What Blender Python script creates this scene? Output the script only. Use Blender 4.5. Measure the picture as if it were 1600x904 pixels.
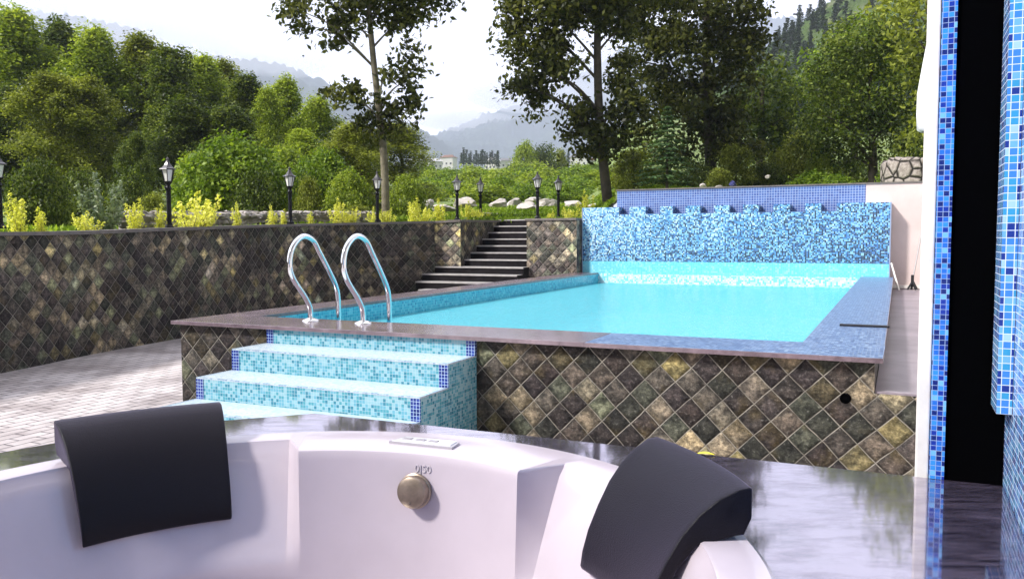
import bpy, bmesh, math, random
import numpy as np
from mathutils import Vector, Matrix

S = bpy.context.scene
COL = S.collection
for o in list(bpy.data.objects):
    bpy.data.objects.remove(o)
random.seed(7)
R = math.radians

# ------------------------------------------------------------------ camera
EYE = 1.62
FPX = 1300.0
PITCH = math.atan(84 / FPX)
ROLL = R(0.24)
cam_d = bpy.data.cameras.new('camera')
cam = bpy.data.objects.new('camera', cam_d)
COL.objects.link(cam)
cam_d.sensor_width = 36
cam_d.lens = FPX / 1600 * 36
cam_d.clip_start = 0.05
cam_d.clip_end = 20000
_F = Vector((0, math.cos(PITCH), -math.sin(PITCH)))
_Up0 = Vector((0, math.sin(PITCH), math.cos(PITCH)))
_Rt = math.cos(ROLL) * Vector((1, 0, 0)) - math.sin(ROLL) * _Up0
_Up = math.sin(ROLL) * Vector((1, 0, 0)) + math.cos(ROLL) * _Up0
m = Matrix((_Rt, _Up, -_F)).transposed().to_4x4()
m.translation = Vector((0, 0, EYE))
cam.matrix_world = m
S.camera = cam

# ------------------------------------------------------------------ world, sun, exposure
SUN_EL, SUN_AZ = R(42), R(-114)          # azimuth measured from +Y towards +X: light comes from the left
world = bpy.data.worlds.new('World')
S.world = world
world.use_nodes = True
wt = world.node_tree
wt.nodes.clear()
wo = wt.nodes.new('ShaderNodeOutputWorld')
bg = wt.nodes.new('ShaderNodeBackground')
bg.inputs['Strength'].default_value = 0.15
sky = wt.nodes.new('ShaderNodeTexSky')
sky.sky_type = 'NISHITA'
sky.sun_disc = False
sky.sun_elevation = SUN_EL
sky.sun_rotation = SUN_AZ
sky.dust_density = 3
tc = wt.nodes.new('ShaderNodeTexCoord')
mp = wt.nodes.new('ShaderNodeMapping')
mp.inputs['Scale'].default_value = (1.0, 1.0, 3.2)
nz = wt.nodes.new('ShaderNodeTexNoise')
nz.inputs['Scale'].default_value = 2.4
nz.inputs['Detail'].default_value = 6
nz.inputs['Roughness'].default_value = 0.55
cr = wt.nodes.new('ShaderNodeValToRGB')
cr.color_ramp.elements[0].position = 0.30
cr.color_ramp.elements[0].color = (11.4, 11.2, 12.2, 1)
cr.color_ramp.elements[1].position = 0.62
cr.color_ramp.elements[1].color = (14.6, 14.2, 15.0, 1)
mx = wt.nodes.new('ShaderNodeMix')
mx.data_type = 'RGBA'
mx.inputs[0].default_value = 0.93
wt.links.new(tc.outputs['Generated'], mp.inputs['Vector'])
wt.links.new(mp.outputs[0], nz.inputs['Vector'])
wt.links.new(nz.outputs[0], cr.inputs[0])
wt.links.new(sky.outputs[0], mx.inputs[6])
wt.links.new(cr.outputs[0], mx.inputs[7])
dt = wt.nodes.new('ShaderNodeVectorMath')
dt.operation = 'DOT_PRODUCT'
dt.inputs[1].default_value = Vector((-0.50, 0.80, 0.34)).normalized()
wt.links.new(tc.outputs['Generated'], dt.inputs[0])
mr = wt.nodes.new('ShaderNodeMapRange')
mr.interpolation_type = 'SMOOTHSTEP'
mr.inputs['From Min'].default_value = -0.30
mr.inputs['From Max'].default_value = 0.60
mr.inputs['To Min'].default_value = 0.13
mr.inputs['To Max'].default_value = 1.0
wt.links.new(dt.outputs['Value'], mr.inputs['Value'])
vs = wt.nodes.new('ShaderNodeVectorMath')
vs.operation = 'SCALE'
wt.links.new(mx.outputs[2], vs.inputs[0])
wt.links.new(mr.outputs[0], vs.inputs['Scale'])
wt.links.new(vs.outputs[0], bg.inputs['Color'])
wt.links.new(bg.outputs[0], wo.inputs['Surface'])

sd = bpy.data.lights.new('sun', 'SUN')
sd.energy = 5.0
sd.angle = R(7)
sd.color = (1.0, 0.96, 0.9)
so = bpy.data.objects.new('sun', sd)
COL.objects.link(so)
_dir = Vector((math.sin(SUN_AZ) * math.cos(SUN_EL), math.cos(SUN_AZ) * math.cos(SUN_EL), math.sin(SUN_EL)))
so.rotation_euler = _dir.to_track_quat('Z', 'Y').to_euler()

S.view_settings.view_transform = 'Standard'
S.view_settings.look = 'None'
S.view_settings.exposure = 0.22
S.view_settings.gamma = 1
S.cycles.use_denoising = True
S.cycles.max_bounces = 8
S.cycles.transparent_max_bounces = 16
S.cycles.diffuse_bounces = 3
S.cycles.glossy_bounces = 4
S.cycles.volume_bounces = 3
S.cycles.caustics_reflective = False
S.cycles.caustics_refractive = False

# ------------------------------------------------------------------ frames
ANG = R(24.9)
PF = Vector((-3.38, 8.09, 0))
PM = Matrix.Translation(PF) @ Matrix.Rotation(-ANG, 4, 'Z')


def P(u, v, z=0):
    return PM @ Vector((u, v, z))


def uv_of(p):
    return PM.inverted() @ Vector(p)


def at(px, py, D):
    """a point D metres ahead, in the direction of a place in the photograph"""
    d = _F * FPX + _Rt * (px - 800) - _Up * (py - 452)
    return Vector((0, 0, EYE)) + d * (D / d.y)


# ------------------------------------------------------------------ materials
MATS = {}


def srgb(r, g, b):
    def f(c):
        c /= 255
        return c / 12.92 if c <= 0.04045 else ((c + 0.055) / 1.055) ** 2.4
    return (f(r), f(g), f(b), 1)


class NT:
    def __init__(self, name):
        self.m = bpy.data.materials.new(name)
        self.m.use_nodes = True
        self.t = self.m.node_tree
        self.b = self.t.nodes['Principled BSDF']
        self.o = self.t.nodes['Material Output']

    def n(self, kind, **kw):
        nd = self.t.nodes.new('ShaderNode' + kind)
        for k, v in kw.items():
            setattr(nd, k, v)
        return nd

    def l(self, a, b):
        self.t.links.new(a, b)

    def val(self, x, sock):
        if hasattr(x, 'is_output') or isinstance(x, bpy.types.NodeSocket):
            self.l(x, sock)
        else:
            sock.default_value = x

    def math(self, op, a, b=None, c=None):
        nd = self.n('Math', operation=op)
        self.val(a, nd.inputs[0])
        if b is not None:
            self.val(b, nd.inputs[1])
        if c is not None:
            self.val(c, nd.inputs[2])
        return nd.outputs[0]

    def mix(self, fac, a, b, blend='MIX'):
        nd = self.n('Mix', data_type='RGBA', blend_type=blend)
        self.val(fac, nd.inputs[0])
        self.val(a, nd.inputs[6])
        self.val(b, nd.inputs[7])
        return nd.outputs[2]

    def noise(self, vec, scale, detail=4, rough=0.55, out=0):
        nd = self.n('TexNoise')
        nd.inputs['Scale'].default_value = scale
        nd.inputs['Detail'].default_value = detail
        nd.inputs['Roughness'].default_value = rough
        if vec is not None:
            self.l(vec, nd.inputs['Vector'])
        return nd.outputs[out]

    def ramp(self, fac, stops, interp='LINEAR'):
        nd = self.n('ValToRGB')
        r = nd.color_ramp
        r.interpolation = interp
        while len(r.elements) < len(stops):
            r.elements.new(0.5)
        for e, (p, c) in zip(r.elements, stops):
            e.position = p
            e.color = c if len(c) == 4 else (*c, 1)
        self.l(fac, nd.inputs[0])
        return nd.outputs[0]

    def bump(self, h, strength=0.3, dist=0.01):
        nd = self.n('Bump')
        nd.inputs['Strength'].default_value = strength
        nd.inputs['Distance'].default_value = dist
        self.l(h, nd.inputs['Height'])
        self.l(nd.outputs[0], self.b.inputs['Normal'])
        return nd

    def coord(self, what='Object'):
        return self.n('TexCoord').outputs[what]


def simple(name, col, rough=0.5, metal=0.0, spec=0.5, var=0.0, vscale=8, bump=0.0, bscale=40, coat=0.0):
    if name in MATS:
        return MATS[name]
    k = NT(name)
    col = col if len(col) == 4 else (*col, 1)
    k.b.inputs['Base Color'].default_value = col
    k.b.inputs['Roughness'].default_value = rough
    k.b.inputs['Metallic'].default_value = metal
    k.b.inputs['Specular IOR Level'].default_value = spec
    k.b.inputs['Coat Weight'].default_value = coat
    if var:
        n = k.noise(k.coord(), vscale, 6, 0.6)
        f = k.ramp(n, [(0.3, (1 - var,) * 3), (0.7, (1 + var * 0.6,) * 3)])
        k.l(k.mix(1.0, col, f, 'MULTIPLY'), k.b.inputs['Base Color'])
    if bump:
        k.bump(k.noise(k.coord(), bscale, 5, 0.6), bump, 0.01)
    MATS[name] = k.m
    return k.m


def grid_cells(k, uvs, tx, ty, g, rot=0.0):
    """returns (grout mask 0/1, random value, random colour) of a grid of tx*ty tiles with joints g wide"""
    mpn = k.n('Mapping')
    mpn.inputs['Rotation'].default_value = (0, 0, rot)
    k.l(uvs, mpn.inputs['Vector'])
    sp = k.n('SeparateXYZ')
    k.l(mpn.outputs[0], sp.inputs[0])
    x = k.math('DIVIDE', sp.outputs[0], tx)
    y = k.math('DIVIDE', sp.outputs[1], ty)
    fx, fy = k.math('FLOOR', x), k.math('FLOOR', y)
    rx = k.math('ABSOLUTE', k.math('SUBTRACT', k.math('FRACT', x), 0.5))
    ry = k.math('ABSOLUTE', k.math('SUBTRACT', k.math('FRACT', y), 0.5))
    gx = k.math('GREATER_THAN', rx, 0.5 - 0.5 * g / tx)
    gy = k.math('GREATER_THAN', ry, 0.5 - 0.5 * g / ty)
    mask = k.math('MAXIMUM', gx, gy)
    cb = k.n('CombineXYZ')
    k.l(fx, cb.inputs[0])
    k.l(fy, cb.inputs[1])
    wn = k.n('TexWhiteNoise', noise_dimensions='2D')
    k.l(cb.outputs[0], wn.inputs['Vector'])
    return mask, wn.outputs['Value'], wn.outputs['Color'], rx, ry, cb.outputs[0]


def mosaic(name, palette, tile=0.025, grout=(0.7, 0.74, 0.8), g=0.0022, rough=0.12, shift=None):
    if name in MATS:
        return MATS[name]
    k = NT(name)
    mask, v, c, rx, ry, cid = grid_cells(k, k.coord('UV'), tile, tile, g)
    n = len(palette)
    tot = sum(w for w, _ in palette)
    acc, stops = 0, []
    for w, col in palette:
        stops.append((acc / tot, col))
        acc += w
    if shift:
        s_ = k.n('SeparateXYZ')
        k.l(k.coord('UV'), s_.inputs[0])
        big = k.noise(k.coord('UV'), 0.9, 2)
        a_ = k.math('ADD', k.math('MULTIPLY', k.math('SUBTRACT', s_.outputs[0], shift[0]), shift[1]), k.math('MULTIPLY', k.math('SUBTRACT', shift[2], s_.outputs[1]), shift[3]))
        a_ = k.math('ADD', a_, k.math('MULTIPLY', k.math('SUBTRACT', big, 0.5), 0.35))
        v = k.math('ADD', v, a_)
    col = k.ramp(v, stops, 'CONSTANT')
    k.l(k.mix(mask, col, (*grout, 1)), k.b.inputs['Base Color'])
    k.l(k.math('ADD', k.math('MULTIPLY', mask, 0.5), rough), k.b.inputs['Roughness'])
    k.bump(k.math('SUBTRACT', 1.0, mask), 0.4, 0.002)
    MATS[name] = k.m
    return k.m


def make_slate(name, light=1.0, tile=0.158):
    k = NT(name)
    uvs = k.coord('UV')
    # slightly crooked joints: hand-laid stone
    wob = k.n('VectorMath', operation='SCALE')
    sub = k.n('VectorMath', operation='SUBTRACT')
    k.l(k.noise(uvs, 3.0, 3, 0.5, out=1), sub.inputs[0])
    sub.inputs[1].default_value = (0.5, 0.5, 0.5)
    k.l(sub.outputs[0], wob.inputs[0])
    wob.inputs['Scale'].default_value = 0.03
    add = k.n('VectorMath', operation='ADD')
    k.l(uvs, add.inputs[0])
    k.l(wob.outputs[0], add.inputs[1])
    mask, v, c, rx, ry, cid = grid_cells(k, add.outputs[0], tile, tile, 0.0075, R(45))
    big = k.noise(uvs, 0.55, 2)
    vv = k.math('ADD', k.math('MULTIPLY', v, 0.64), k.math('MULTIPLY', k.math('SUBTRACT', big, 0.5), 1.3))
    vv = k.math('ADD', vv, 0.17)
    L = light
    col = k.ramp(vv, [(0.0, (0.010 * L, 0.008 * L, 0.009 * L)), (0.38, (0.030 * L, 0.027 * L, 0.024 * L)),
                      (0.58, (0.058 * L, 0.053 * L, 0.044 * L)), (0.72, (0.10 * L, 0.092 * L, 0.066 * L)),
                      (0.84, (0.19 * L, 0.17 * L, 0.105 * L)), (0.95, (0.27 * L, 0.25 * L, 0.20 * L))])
    sc_ = k.n('SeparateColor')
    k.l(c, sc_.inputs[0])
    hue = k.ramp(sc_.outputs[1], [(0.0, (1.0, 0.98, 1.02)), (0.3, (0.78, 0.92, 0.86)), (0.55, (1.08, 0.98, 1.0)), (0.75, (0.92, 0.86, 1.0)), (0.9, (1.12, 1.05, 0.75))], 'CONSTANT')
    col = k.mix(1.0, col, hue, 'MULTIPLY')
    # each stone has its own cleft pattern: offset the noise by the stone's id
    off = k.n('VectorMath', operation='MULTIPLY_ADD')
    k.l(cid, off.inputs[0])
    off.inputs[1].default_value = (7.3, 3.1, 0)
    k.l(uvs, off.inputs[2])
    n1 = k.noise(off.outputs[0], 11, 8, 0.7)
    n2 = k.noise(off.outputs[0], 40, 6, 0.7)
    mot = k.ramp(k.math('SUBTRACT', k.math('ADD', n1, 0.20), k.math('MULTIPLY', k.math('MAXIMUM', rx, ry), 0.30)), [(0.35, (0.16, 0.16, 0.17)), (0.50, (0.75, 0.75, 0.75)), (0.60, (1.5, 1.5, 1.45)), (0.72, (3.2, 3.1, 2.9))])
    col = k.mix(1.0, col, mot, 'MULTIPLY')
    rust = k.ramp(k.noise(off.outputs[0], 3, 4), [(0.56, (0, 0, 0)), (0.72, (1, 1, 1))])
    col = k.mix(k.math('MULTIPLY', rust, 0.5), col, (0.13, 0.095, 0.03, 1))
    fine = k.ramp(n2, [(0.34, (0.45, 0.45, 0.46)), (0.52, (1.0, 1.0, 1.0)), (0.68, (1.7, 1.68, 1.6))])
    col = k.mix(1.0, col, fine, 'MULTIPLY')
    white = k.ramp(n2, [(0.58, (0, 0, 0)), (0.72, (1, 1, 1))])
    col = k.mix(k.math('MULTIPLY', white, 0.5), col, (0.32, 0.31, 0.30, 1))
    gm = k.math('MULTIPLY', mask, k.ramp(k.noise(uvs, 5, 5), [(0.32, (0.25,) * 3), (0.6, (0.95,) * 3)]))
    col = k.mix(gm, col, (0.34, 0.315, 0.27, 1))
    k.l(col, k.b.inputs['Base Color'])
    k.b.inputs['Roughness'].default_value = 0.5
    k.b.inputs['Specular IOR Level'].default_value = 0.2
    edge = k.math('MAXIMUM', rx, ry)
    h = k.math('SUBTRACT', 1.0, k.math('POWER', k.math('MULTIPLY', edge, 2.0), 6.0))
    hh = k.math('ADD', k.math('MULTIPLY', h, 0.5), k.math('MULTIPLY', n1, 0.9))
    hh = k.math('ADD', hh, k.math('MULTIPLY', n2, 0.35))
    k.bump(hh, 1.0, 0.03)
    MATS[name] = k.m
    return k.m


def make_pavers():
    k = NT('pavers')
    mp_ = k.n('Mapping')
    mp_.inputs['Rotation'].default_value = (0, 0, R(-65.1))
    k.l(k.coord(), mp_.inputs['Vector'])
    add = k.n('VectorMath', operation='MULTIPLY_ADD')
    k.l(k.noise(mp_.outputs[0], 2.2, 2, 0.5, out=1), add.inputs[0])
    add.inputs[1].default_value = (0.03, 0.03, 0)
    k.l(mp_.outputs[0], add.inputs[2])
    br = k.n('TexBrick')
    br.inputs['Scale'].default_value = 1
    br.inputs['Brick Width'].default_value = 0.27
    br.inputs['Row Height'].default_value = 0.13
    br.inputs['Mortar Size'].default_value = 0.008
    br.inputs['Mortar Smooth'].default_value = 0.2
    br.inputs['Bias'].default_value = 0
    br.inputs['Color1'].default_value = (0.48, 0.435, 0.43, 1)
    br.inputs['Color2'].default_value = (0.63, 0.585, 0.58, 1)
    br.inputs['Mortar'].default_value = (0.10, 0.085, 0.09, 1)
    k.l(add.outputs[0], br.inputs['Vector'])
    n = k.noise(k.coord(), 1.3, 6, 0.65)
    f = k.ramp(n, [(0.32, (0.66, 0.62, 0.63)), (0.6, (1.12,) * 3)])
    k.l(k.mix(1.0, br.outputs[0], f, 'MULTIPLY'), k.b.inputs['Base Color'])
    k.l(k.ramp(n, [(0.35, (0.3,) * 3), (0.6, (0.55,) * 3)]), k.b.inputs['Roughness'])
    h = k.math('ADD', k.math('MULTIPLY', br.outputs['Fac'], -1.0), k.math('MULTIPLY', k.noise(k.coord(), 14, 4), 0.5))
    k.bump(h, 0.6, 0.006)
    MATS['pavers'] = k.m
    return k.m


def granite(name, c1, c2, rough=0.1, spec=0.5, ior=1.5, slab=0.0, coat=0.0, sc=1.0, rot=0.0):
    k = NT(name)
    mp_ = k.n('Mapping')
    mp_.inputs['Scale'].default_value = (1, 6, 1)
    k.l(k.coord(), mp_.inputs['Vector'])
    n1 = k.noise(mp_.outputs[0], 9 * sc, 9, 0.72)
    n2 = k.noise(k.coord(), 2.1 * sc, 5, 0.6)
    col = k.ramp(n1, [(0.3, (*c1, 1)), (0.7, (*c2, 1))])
    col = k.mix(1.0, col, k.ramp(n2, [(0.3, (0.7,) * 3), (0.7, (1.25,) * 3)]), 'MULTIPLY')
    rr = k.ramp(n1, [(0.35, (rough,) * 3), (0.75, (rough + 0.12,) * 3)])
    if slab:
        mask, v, c, rx, ry, cid = grid_cells(k, k.coord(), slab, slab * 1.0, 0.003, rot)
        col = k.mix(k.math('MULTIPLY', mask, 0.35), col, (0.22, 0.2, 0.21, 1))
    k.l(col, k.b.inputs['Base Color'])
    k.l(rr, k.b.inputs['Roughness'])
    k.b.inputs['IOR'].default_value = ior
    k.b.inputs['Specular IOR Level'].default_value = spec
    k.b.inputs['Coat Weight'].default_value = coat
    k.b.inputs['Coat Roughness'].default_value = 0.05
    k.bump(n1, 0.12, 0.004)
    MATS[name] = k.m
    return k.m


def leafmat(name, c1, c2, c3, trans=0.35, rough=0.45, pscale=0.9):
    """per-leaf colour variation plus slow clumps of lighter and darker leaves"""
    k = NT(name)
    gi = k.n('NewGeometry')
    rnd = gi.outputs['Random Per Island']
    big = k.noise(k.coord(), pscale, 3)
    f = k.math('ADD', k.math('MULTIPLY', rnd, 0.55), k.math('MULTIPLY', k.math('SUBTRACT', big, 0.28), 1.0))
    col = k.ramp(f, [(0.1, (*c1, 1)), (0.5, (*c2, 1)), (0.9, (*c3, 1))])
    k.l(col, k.b.inputs['Base Color'])
    k.b.inputs['Roughness'].default_value = rough
    k.b.inputs['Specular IOR Level'].default_value = 0.2
    tr = k.n('BsdfTranslucent')
    k.l(k.mix(1.0, col, (1.5, 1.5, 0.7, 1), 'MULTIPLY'), tr.inputs['Color'])
    ms = k.n('MixShader')
    ms.inputs[0].default_value = trans
    k.l(k.b.outputs[0], ms.inputs[1])
    k.l(tr.outputs[0], ms.inputs[2])
    k.l(ms.outputs[0], k.o.inputs['Surface'])
    MATS[name] = k.m
    return k.m


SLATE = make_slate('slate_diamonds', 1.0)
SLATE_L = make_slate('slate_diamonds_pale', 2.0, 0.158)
PAVERS = make_pavers()
COPING = granite('coping_stone', (0.10, 0.072, 0.088), (0.24, 0.18, 0.21), 0.14, 0.5, 1.75, slab=0.92)
DECK = granite('deck_granite', (0.012, 0.010, 0.022), (0.13, 0.105, 0.15), 0.12, 0.3, 1.5, slab=1.24, coat=0.0, rot=ANG)
CAPM = simple('wall_cap_stone', (0.16, 0.14, 0.13), 0.5, var=0.3, bump=0.3)
STEPM = granite('black_step_stone', (0.006, 0.005, 0.006), (0.02, 0.017, 0.02), 0.3, spec=0.15)
NOSEM = simple('step_edge', (0.42, 0.40, 0.40), 0.5, var=0.25)
PLASTER = simple('pink_plaster', (0.66, 0.54, 0.52), 0.8, var=0.12, vscale=1.6, bump=0.15)
WHITEP = simple('white_paint', (0.78, 0.74, 0.70), 0.6, var=0.2, vscale=4, bump=0.2, bscale=14)
FLOORM = granite('passage_floor', (0.20, 0.17, 0.20), (0.28, 0.24, 0.275), 0.35)
CY0, CY1, CY2, CY3 = (0.30, 0.66, 0.84), (0.07, 0.46, 0.66), (0.03, 0.30, 0.50), (0.52, 0.80, 0.90)
STEPMOS = mosaic('aqua_mosaic', [(4, (0.25, 0.46, 0.53)), (3, (0.07, 0.31, 0.39)), (2, (0.03, 0.21, 0.30)), (3, (0.13, 0.37, 0.48))],
                 0.026, (0.40, 0.49, 0.54))
TREAD = mosaic('pale_tread_mosaic', [(4, (0.52, 0.62, 0.68)), (3, (0.42, 0.55, 0.63)), (2, (0.57, 0.65, 0.69))], 0.026, (0.54, 0.60, 0.64), rough=0.2)
NAVY = mosaic('navy_mosaic', [(4, (0.012, 0.03, 0.22)), (2, (0.02, 0.05, 0.30)), (1, (0.008, 0.018, 0.15))], 0.026, (0.40, 0.55, 0.75), 0.003)
NOSING = mosaic('nosing_mosaic', [(3, (0.34, 0.44, 0.54)), (2, (0.22, 0.33, 0.46)), (2, (0.48, 0.58, 0.64))], 0.026, (0.52, 0.56, 0.62))
POOLMOS = mosaic('pool_mosaic', [(4, (0.05, 0.48, 0.66)), (3, (0.03, 0.40, 0.60)), (2, (0.12, 0.58, 0.74)), (1, (0.02, 0.30, 0.52))], 0.035, (0.30, 0.70, 0.82))
POOLFLOOR = simple('pool_floor_tile', (0.08, 0.78, 0.94), 0.6, var=0.06, vscale=1.2)
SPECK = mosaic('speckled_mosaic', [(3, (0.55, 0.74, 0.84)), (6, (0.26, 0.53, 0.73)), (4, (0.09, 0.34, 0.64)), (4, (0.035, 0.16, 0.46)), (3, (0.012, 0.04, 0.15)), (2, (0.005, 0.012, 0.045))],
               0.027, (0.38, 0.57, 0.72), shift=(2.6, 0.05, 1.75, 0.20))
BANDMOS = mosaic('light_aqua_band_mosaic', [(4, (0.16, 0.62, 0.82)), (2, (0.22, 0.68, 0.85)), (1, (0.34, 0.76, 0.9))], 0.034, (0.30, 0.70, 0.84))
SPARKMOS = mosaic('sparkle_aqua_mosaic', [(4, (0.55, 0.84, 0.9)), (3, (0.2, 0.65, 0.82)), (2, (0.78, 0.9, 0.94))], 0.034, (0.5, 0.8, 0.9))  # whitened tile colours carry the sparkle reflected along the waterline
BLUEGRID = mosaic('blue_grid_mosaic', [(4, (0.075, 0.14, 0.38)), (3, (0.09, 0.17, 0.43)), (2, (0.06, 0.11, 0.33))], 0.05, (0.33, 0.40, 0.60), 0.009)
RIMMOS = mosaic('rim_blue_mosaic', [(4, (0.07, 0.13, 0.28)), (3, (0.12, 0.20, 0.37)), (2, (0.035, 0.07, 0.18)), (2, (0.22, 0.31, 0.46))], 0.026, (0.20, 0.27, 0.40), rough=0.3)
POSTMOS = mosaic('royal_blue_mosaic', [(4, (0.02, 0.15, 0.60)), (4, (0.035, 0.26, 0.72)), (3, (0.006, 0.02, 0.16)), (1, (0.16, 0.45, 0.78)), (2, (0.008, 0.035, 0.32))],
                 0.0132, (0.30, 0.40, 0.62), 0.0013)
WALLMOS = mosaic('blue_wall_mosaic', [(4, (0.05, 0.22, 0.62)), (3, (0.04, 0.30, 0.55)), (3, (0.012, 0.035, 0.24)), (3, (0.15, 0.40, 0.72)), (1, (0.35, 0.55, 0.78))],
                 0.0175, (0.66, 0.72, 0.84), 0.0018)
CHROME = simple('chrome', (0.80, 0.81, 0.83), 0.06, 1.0)
BLACKMETAL = simple('black_cast_iron', (0.006, 0.006, 0.009), 0.35, 0.0, 0.2)
ROOFMETAL = simple('dark_lantern_roof', (0.10, 0.095, 0.10), 0.3, 0.6)
LGLASS = simple('frosted_glass', (0.80, 0.80, 0.78), 0.25)
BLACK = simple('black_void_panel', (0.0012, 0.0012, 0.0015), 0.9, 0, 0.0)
ACRYL = simple('tub_acrylic', (0.47, 0.415, 0.465), 0.16, 0, 0.5, coat=0.3, var=0.07, vscale=3)


def leathermat():
    k = NT('black_leather')
    k.b.inputs['Base Color'].default_value = (0.003, 0.0025, 0.005, 1)
    k.b.inputs['Roughness'].default_value = 0.45
    k.b.inputs['Specular IOR Level'].default_value = 0.16
    k.b.inputs['Sheen Weight'].default_value = 0.26
    k.b.inputs['Sheen Roughness'].default_value = 0.42
    k.b.inputs['Sheen Tint'].default_value = (0.72, 0.60, 0.90, 1)
    v = k.n('TexVoronoi')
    v.inputs['Scale'].default_value = 330
    k.l(k.coord(), v.inputs['Vector'])
    k.bump(v.outputs[0], 0.55, 0.0012)
    return k.m


LEATHER = leathermat()
BRONZE = simple('aged_bronze', (0.30, 0.24, 0.19), 0.34, 0.75, var=0.3, vscale=30)
PANELM = simple('clear_cover', (0.78, 0.77, 0.80), 0.08, 0, 0.6, coat=0.8)
BARK = simple('bark', (0.085, 0.07, 0.05), 0.85, var=0.5, vscale=5, bump=0.8, bscale=18)
BARKL = simple('bark_pale', (0.20, 0.175, 0.12), 0.8, var=0.5, vscale=6, bump=0.6, bscale=20)
ROCK = simple('pale_river_rock', (0.50, 0.46, 0.43), 0.8, var=0.25, vscale=2.5, bump=0.6, bscale=4)
L_DARK = leafmat('leaf_dark', (0.014, 0.020, 0.005), (0.055, 0.068, 0.014), (0.20, 0.21, 0.05), 0.35, pscale=0.6)
L_DEEP = leafmat('leaf_deep', (0.018, 0.034, 0.006), (0.075, 0.115, 0.018), (0.30, 0.36, 0.07), 0.35, pscale=0.7)
L_MID = leafmat('leaf_mid', (0.05, 0.09, 0.010), (0.21, 0.285, 0.035), (0.54, 0.62, 0.10), 0.42, pscale=0.35)
L_OLIVE = leafmat('leaf_olive', (0.04, 0.058, 0.008), (0.18, 0.215, 0.03), (0.48, 0.52, 0.11), 0.4, pscale=0.5)
L_BRIGHT = leafmat('leaf_bright', (0.04, 0.09, 0.008), (0.16, 0.25, 0.02), (0.36, 0.47, 0.06), 0.38, pscale=0.7)
L_GOLD = leafmat('leaf_gold', (0.42, 0.46, 0.06), (0.72, 0.72, 0.15), (0.88, 0.85, 0.32), 0.4, pscale=3)
L_SILVER = leafmat('leaf_silver', (0.12, 0.17, 0.11), (0.24, 0.30, 0.20), (0.42, 0.46, 0.34), 0.25, pscale=3)
L_PINE = leafmat('leaf_conifer', (0.010, 0.026, 0.014), (0.026, 0.052, 0.022), (0.06, 0.10, 0.035), 0.12, pscale=0.2)
L_CEDAR = leafmat('leaf_cedar', (0.030, 0.065, 0.028), (0.07, 0.13, 0.05), (0.14, 0.22, 0.09), 0.2, pscale=1.5)


def terrainmat():
    k = NT('grass_ground')
    c = k.coord()
    n1 = k.noise(c, 0.35, 8, 0.65)
    n2 = k.noise(c, 6, 6, 0.7)
    col = k.ramp(n1, [(0.35, (0.10, 0.15, 0.03, 1)), (0.55, (0.17, 0.24, 0.05, 1)), (0.72, (0.24, 0.22, 0.13, 1))])
    col = k.mix(1.0, col, k.ramp(n2, [(0.3, (0.55,) * 3), (0.7, (1.3,) * 3)]), 'MULTIPLY')
    k.l(col, k.b.inputs['Base Color'])
    k.b.inputs['Roughness'].default_value = 0.9
    k.bump(n2, 0.8, 0.05)
    return k.m


def mountainmat(name, cols, sc):
    k = NT(name)
    c = k.coord()
    n1 = k.noise(c, sc, 9, 0.68)
    col = k.ramp(n1, [(0.35, cols[0]), (0.52, cols[1]), (0.68, cols[2])])
    k.l(col, k.b.inputs['Base Color'])
    k.b.inputs['Roughness'].default_value = 1
    k.b.inputs['Specular IOR Level'].default_value = 0.1
    k.bump(n1, 0.8, 0.4 / sc)
    return k.m


GRASSM = terrainmat()
MOUNTM = mountainmat('mountain_forest', [(0.015, 0.03, 0.03, 1), (0.035, 0.06, 0.05, 1), (0.10, 0.13, 0.10, 1)], 0.008)
HILLM = mountainmat('hillside_grass', [(0.04, 0.075, 0.02, 1), (0.09, 0.14, 0.04, 1), (0.20, 0.21, 0.12, 1)], 0.05)


def watermat():
    k = NT('pool_water')
    k.t.nodes.remove(k.b)
    c = k.coord()
    mp_ = k.n('Mapping')
    mp_.inputs['Scale'].default_value = (1.0, 1.6, 1)
    k.l(c, mp_.inputs['Vector'])
    n1 = k.noise(mp_.outputs[0], 1.7, 5, 0.62)
    n2 = k.noise(mp_.outputs[0], 11, 3, 0.5)
    h = k.math('ADD', n1, k.math('MULTIPLY', n2, 0.5))
    bp = k.n('Bump')
    bp.inputs['Strength'].default_value = 1.0
    bp.inputs['Distance'].default_value = 0.2
    k.l(h, bp.inputs['Height'])
    fr = k.n('Fresnel')
    fr.inputs['IOR'].default_value = 1.33
    k.l(bp.outputs[0], fr.inputs['Normal'])
    gl = k.n('BsdfGlossy')
    gl.inputs['Roughness'].default_value = 0.03
    gl.inputs['Color'].default_value = (1, 1, 1, 1)
    k.l(bp.outputs[0], gl.inputs['Normal'])
    tr = k.n('BsdfTransparent')
    tr.inputs['Color'].default_value = (0.62, 0.96, 1.0, 1)
    df = k.n('BsdfDiffuse')
    df.inputs['Color'].default_value = (0.15, 0.66, 0.79, 1)
    m0 = k.n('MixShader')
    m0.inputs[0].default_value = 0.55
    k.l(tr.outputs[0], m0.inputs[1])
    k.l(df.outputs[0], m0.inputs[2])
    ms = k.n('MixShader')
    k.l(k.math('MULTIPLY', fr.outputs[0], 1.1), ms.inputs[0])
    k.l(m0.outputs[0], ms.inputs[1])
    k.l(gl.outputs[0], ms.inputs[2])
    k.l(ms.outputs[0], k.o.inputs['Surface'])
    return k.m


WATER = watermat()

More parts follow.
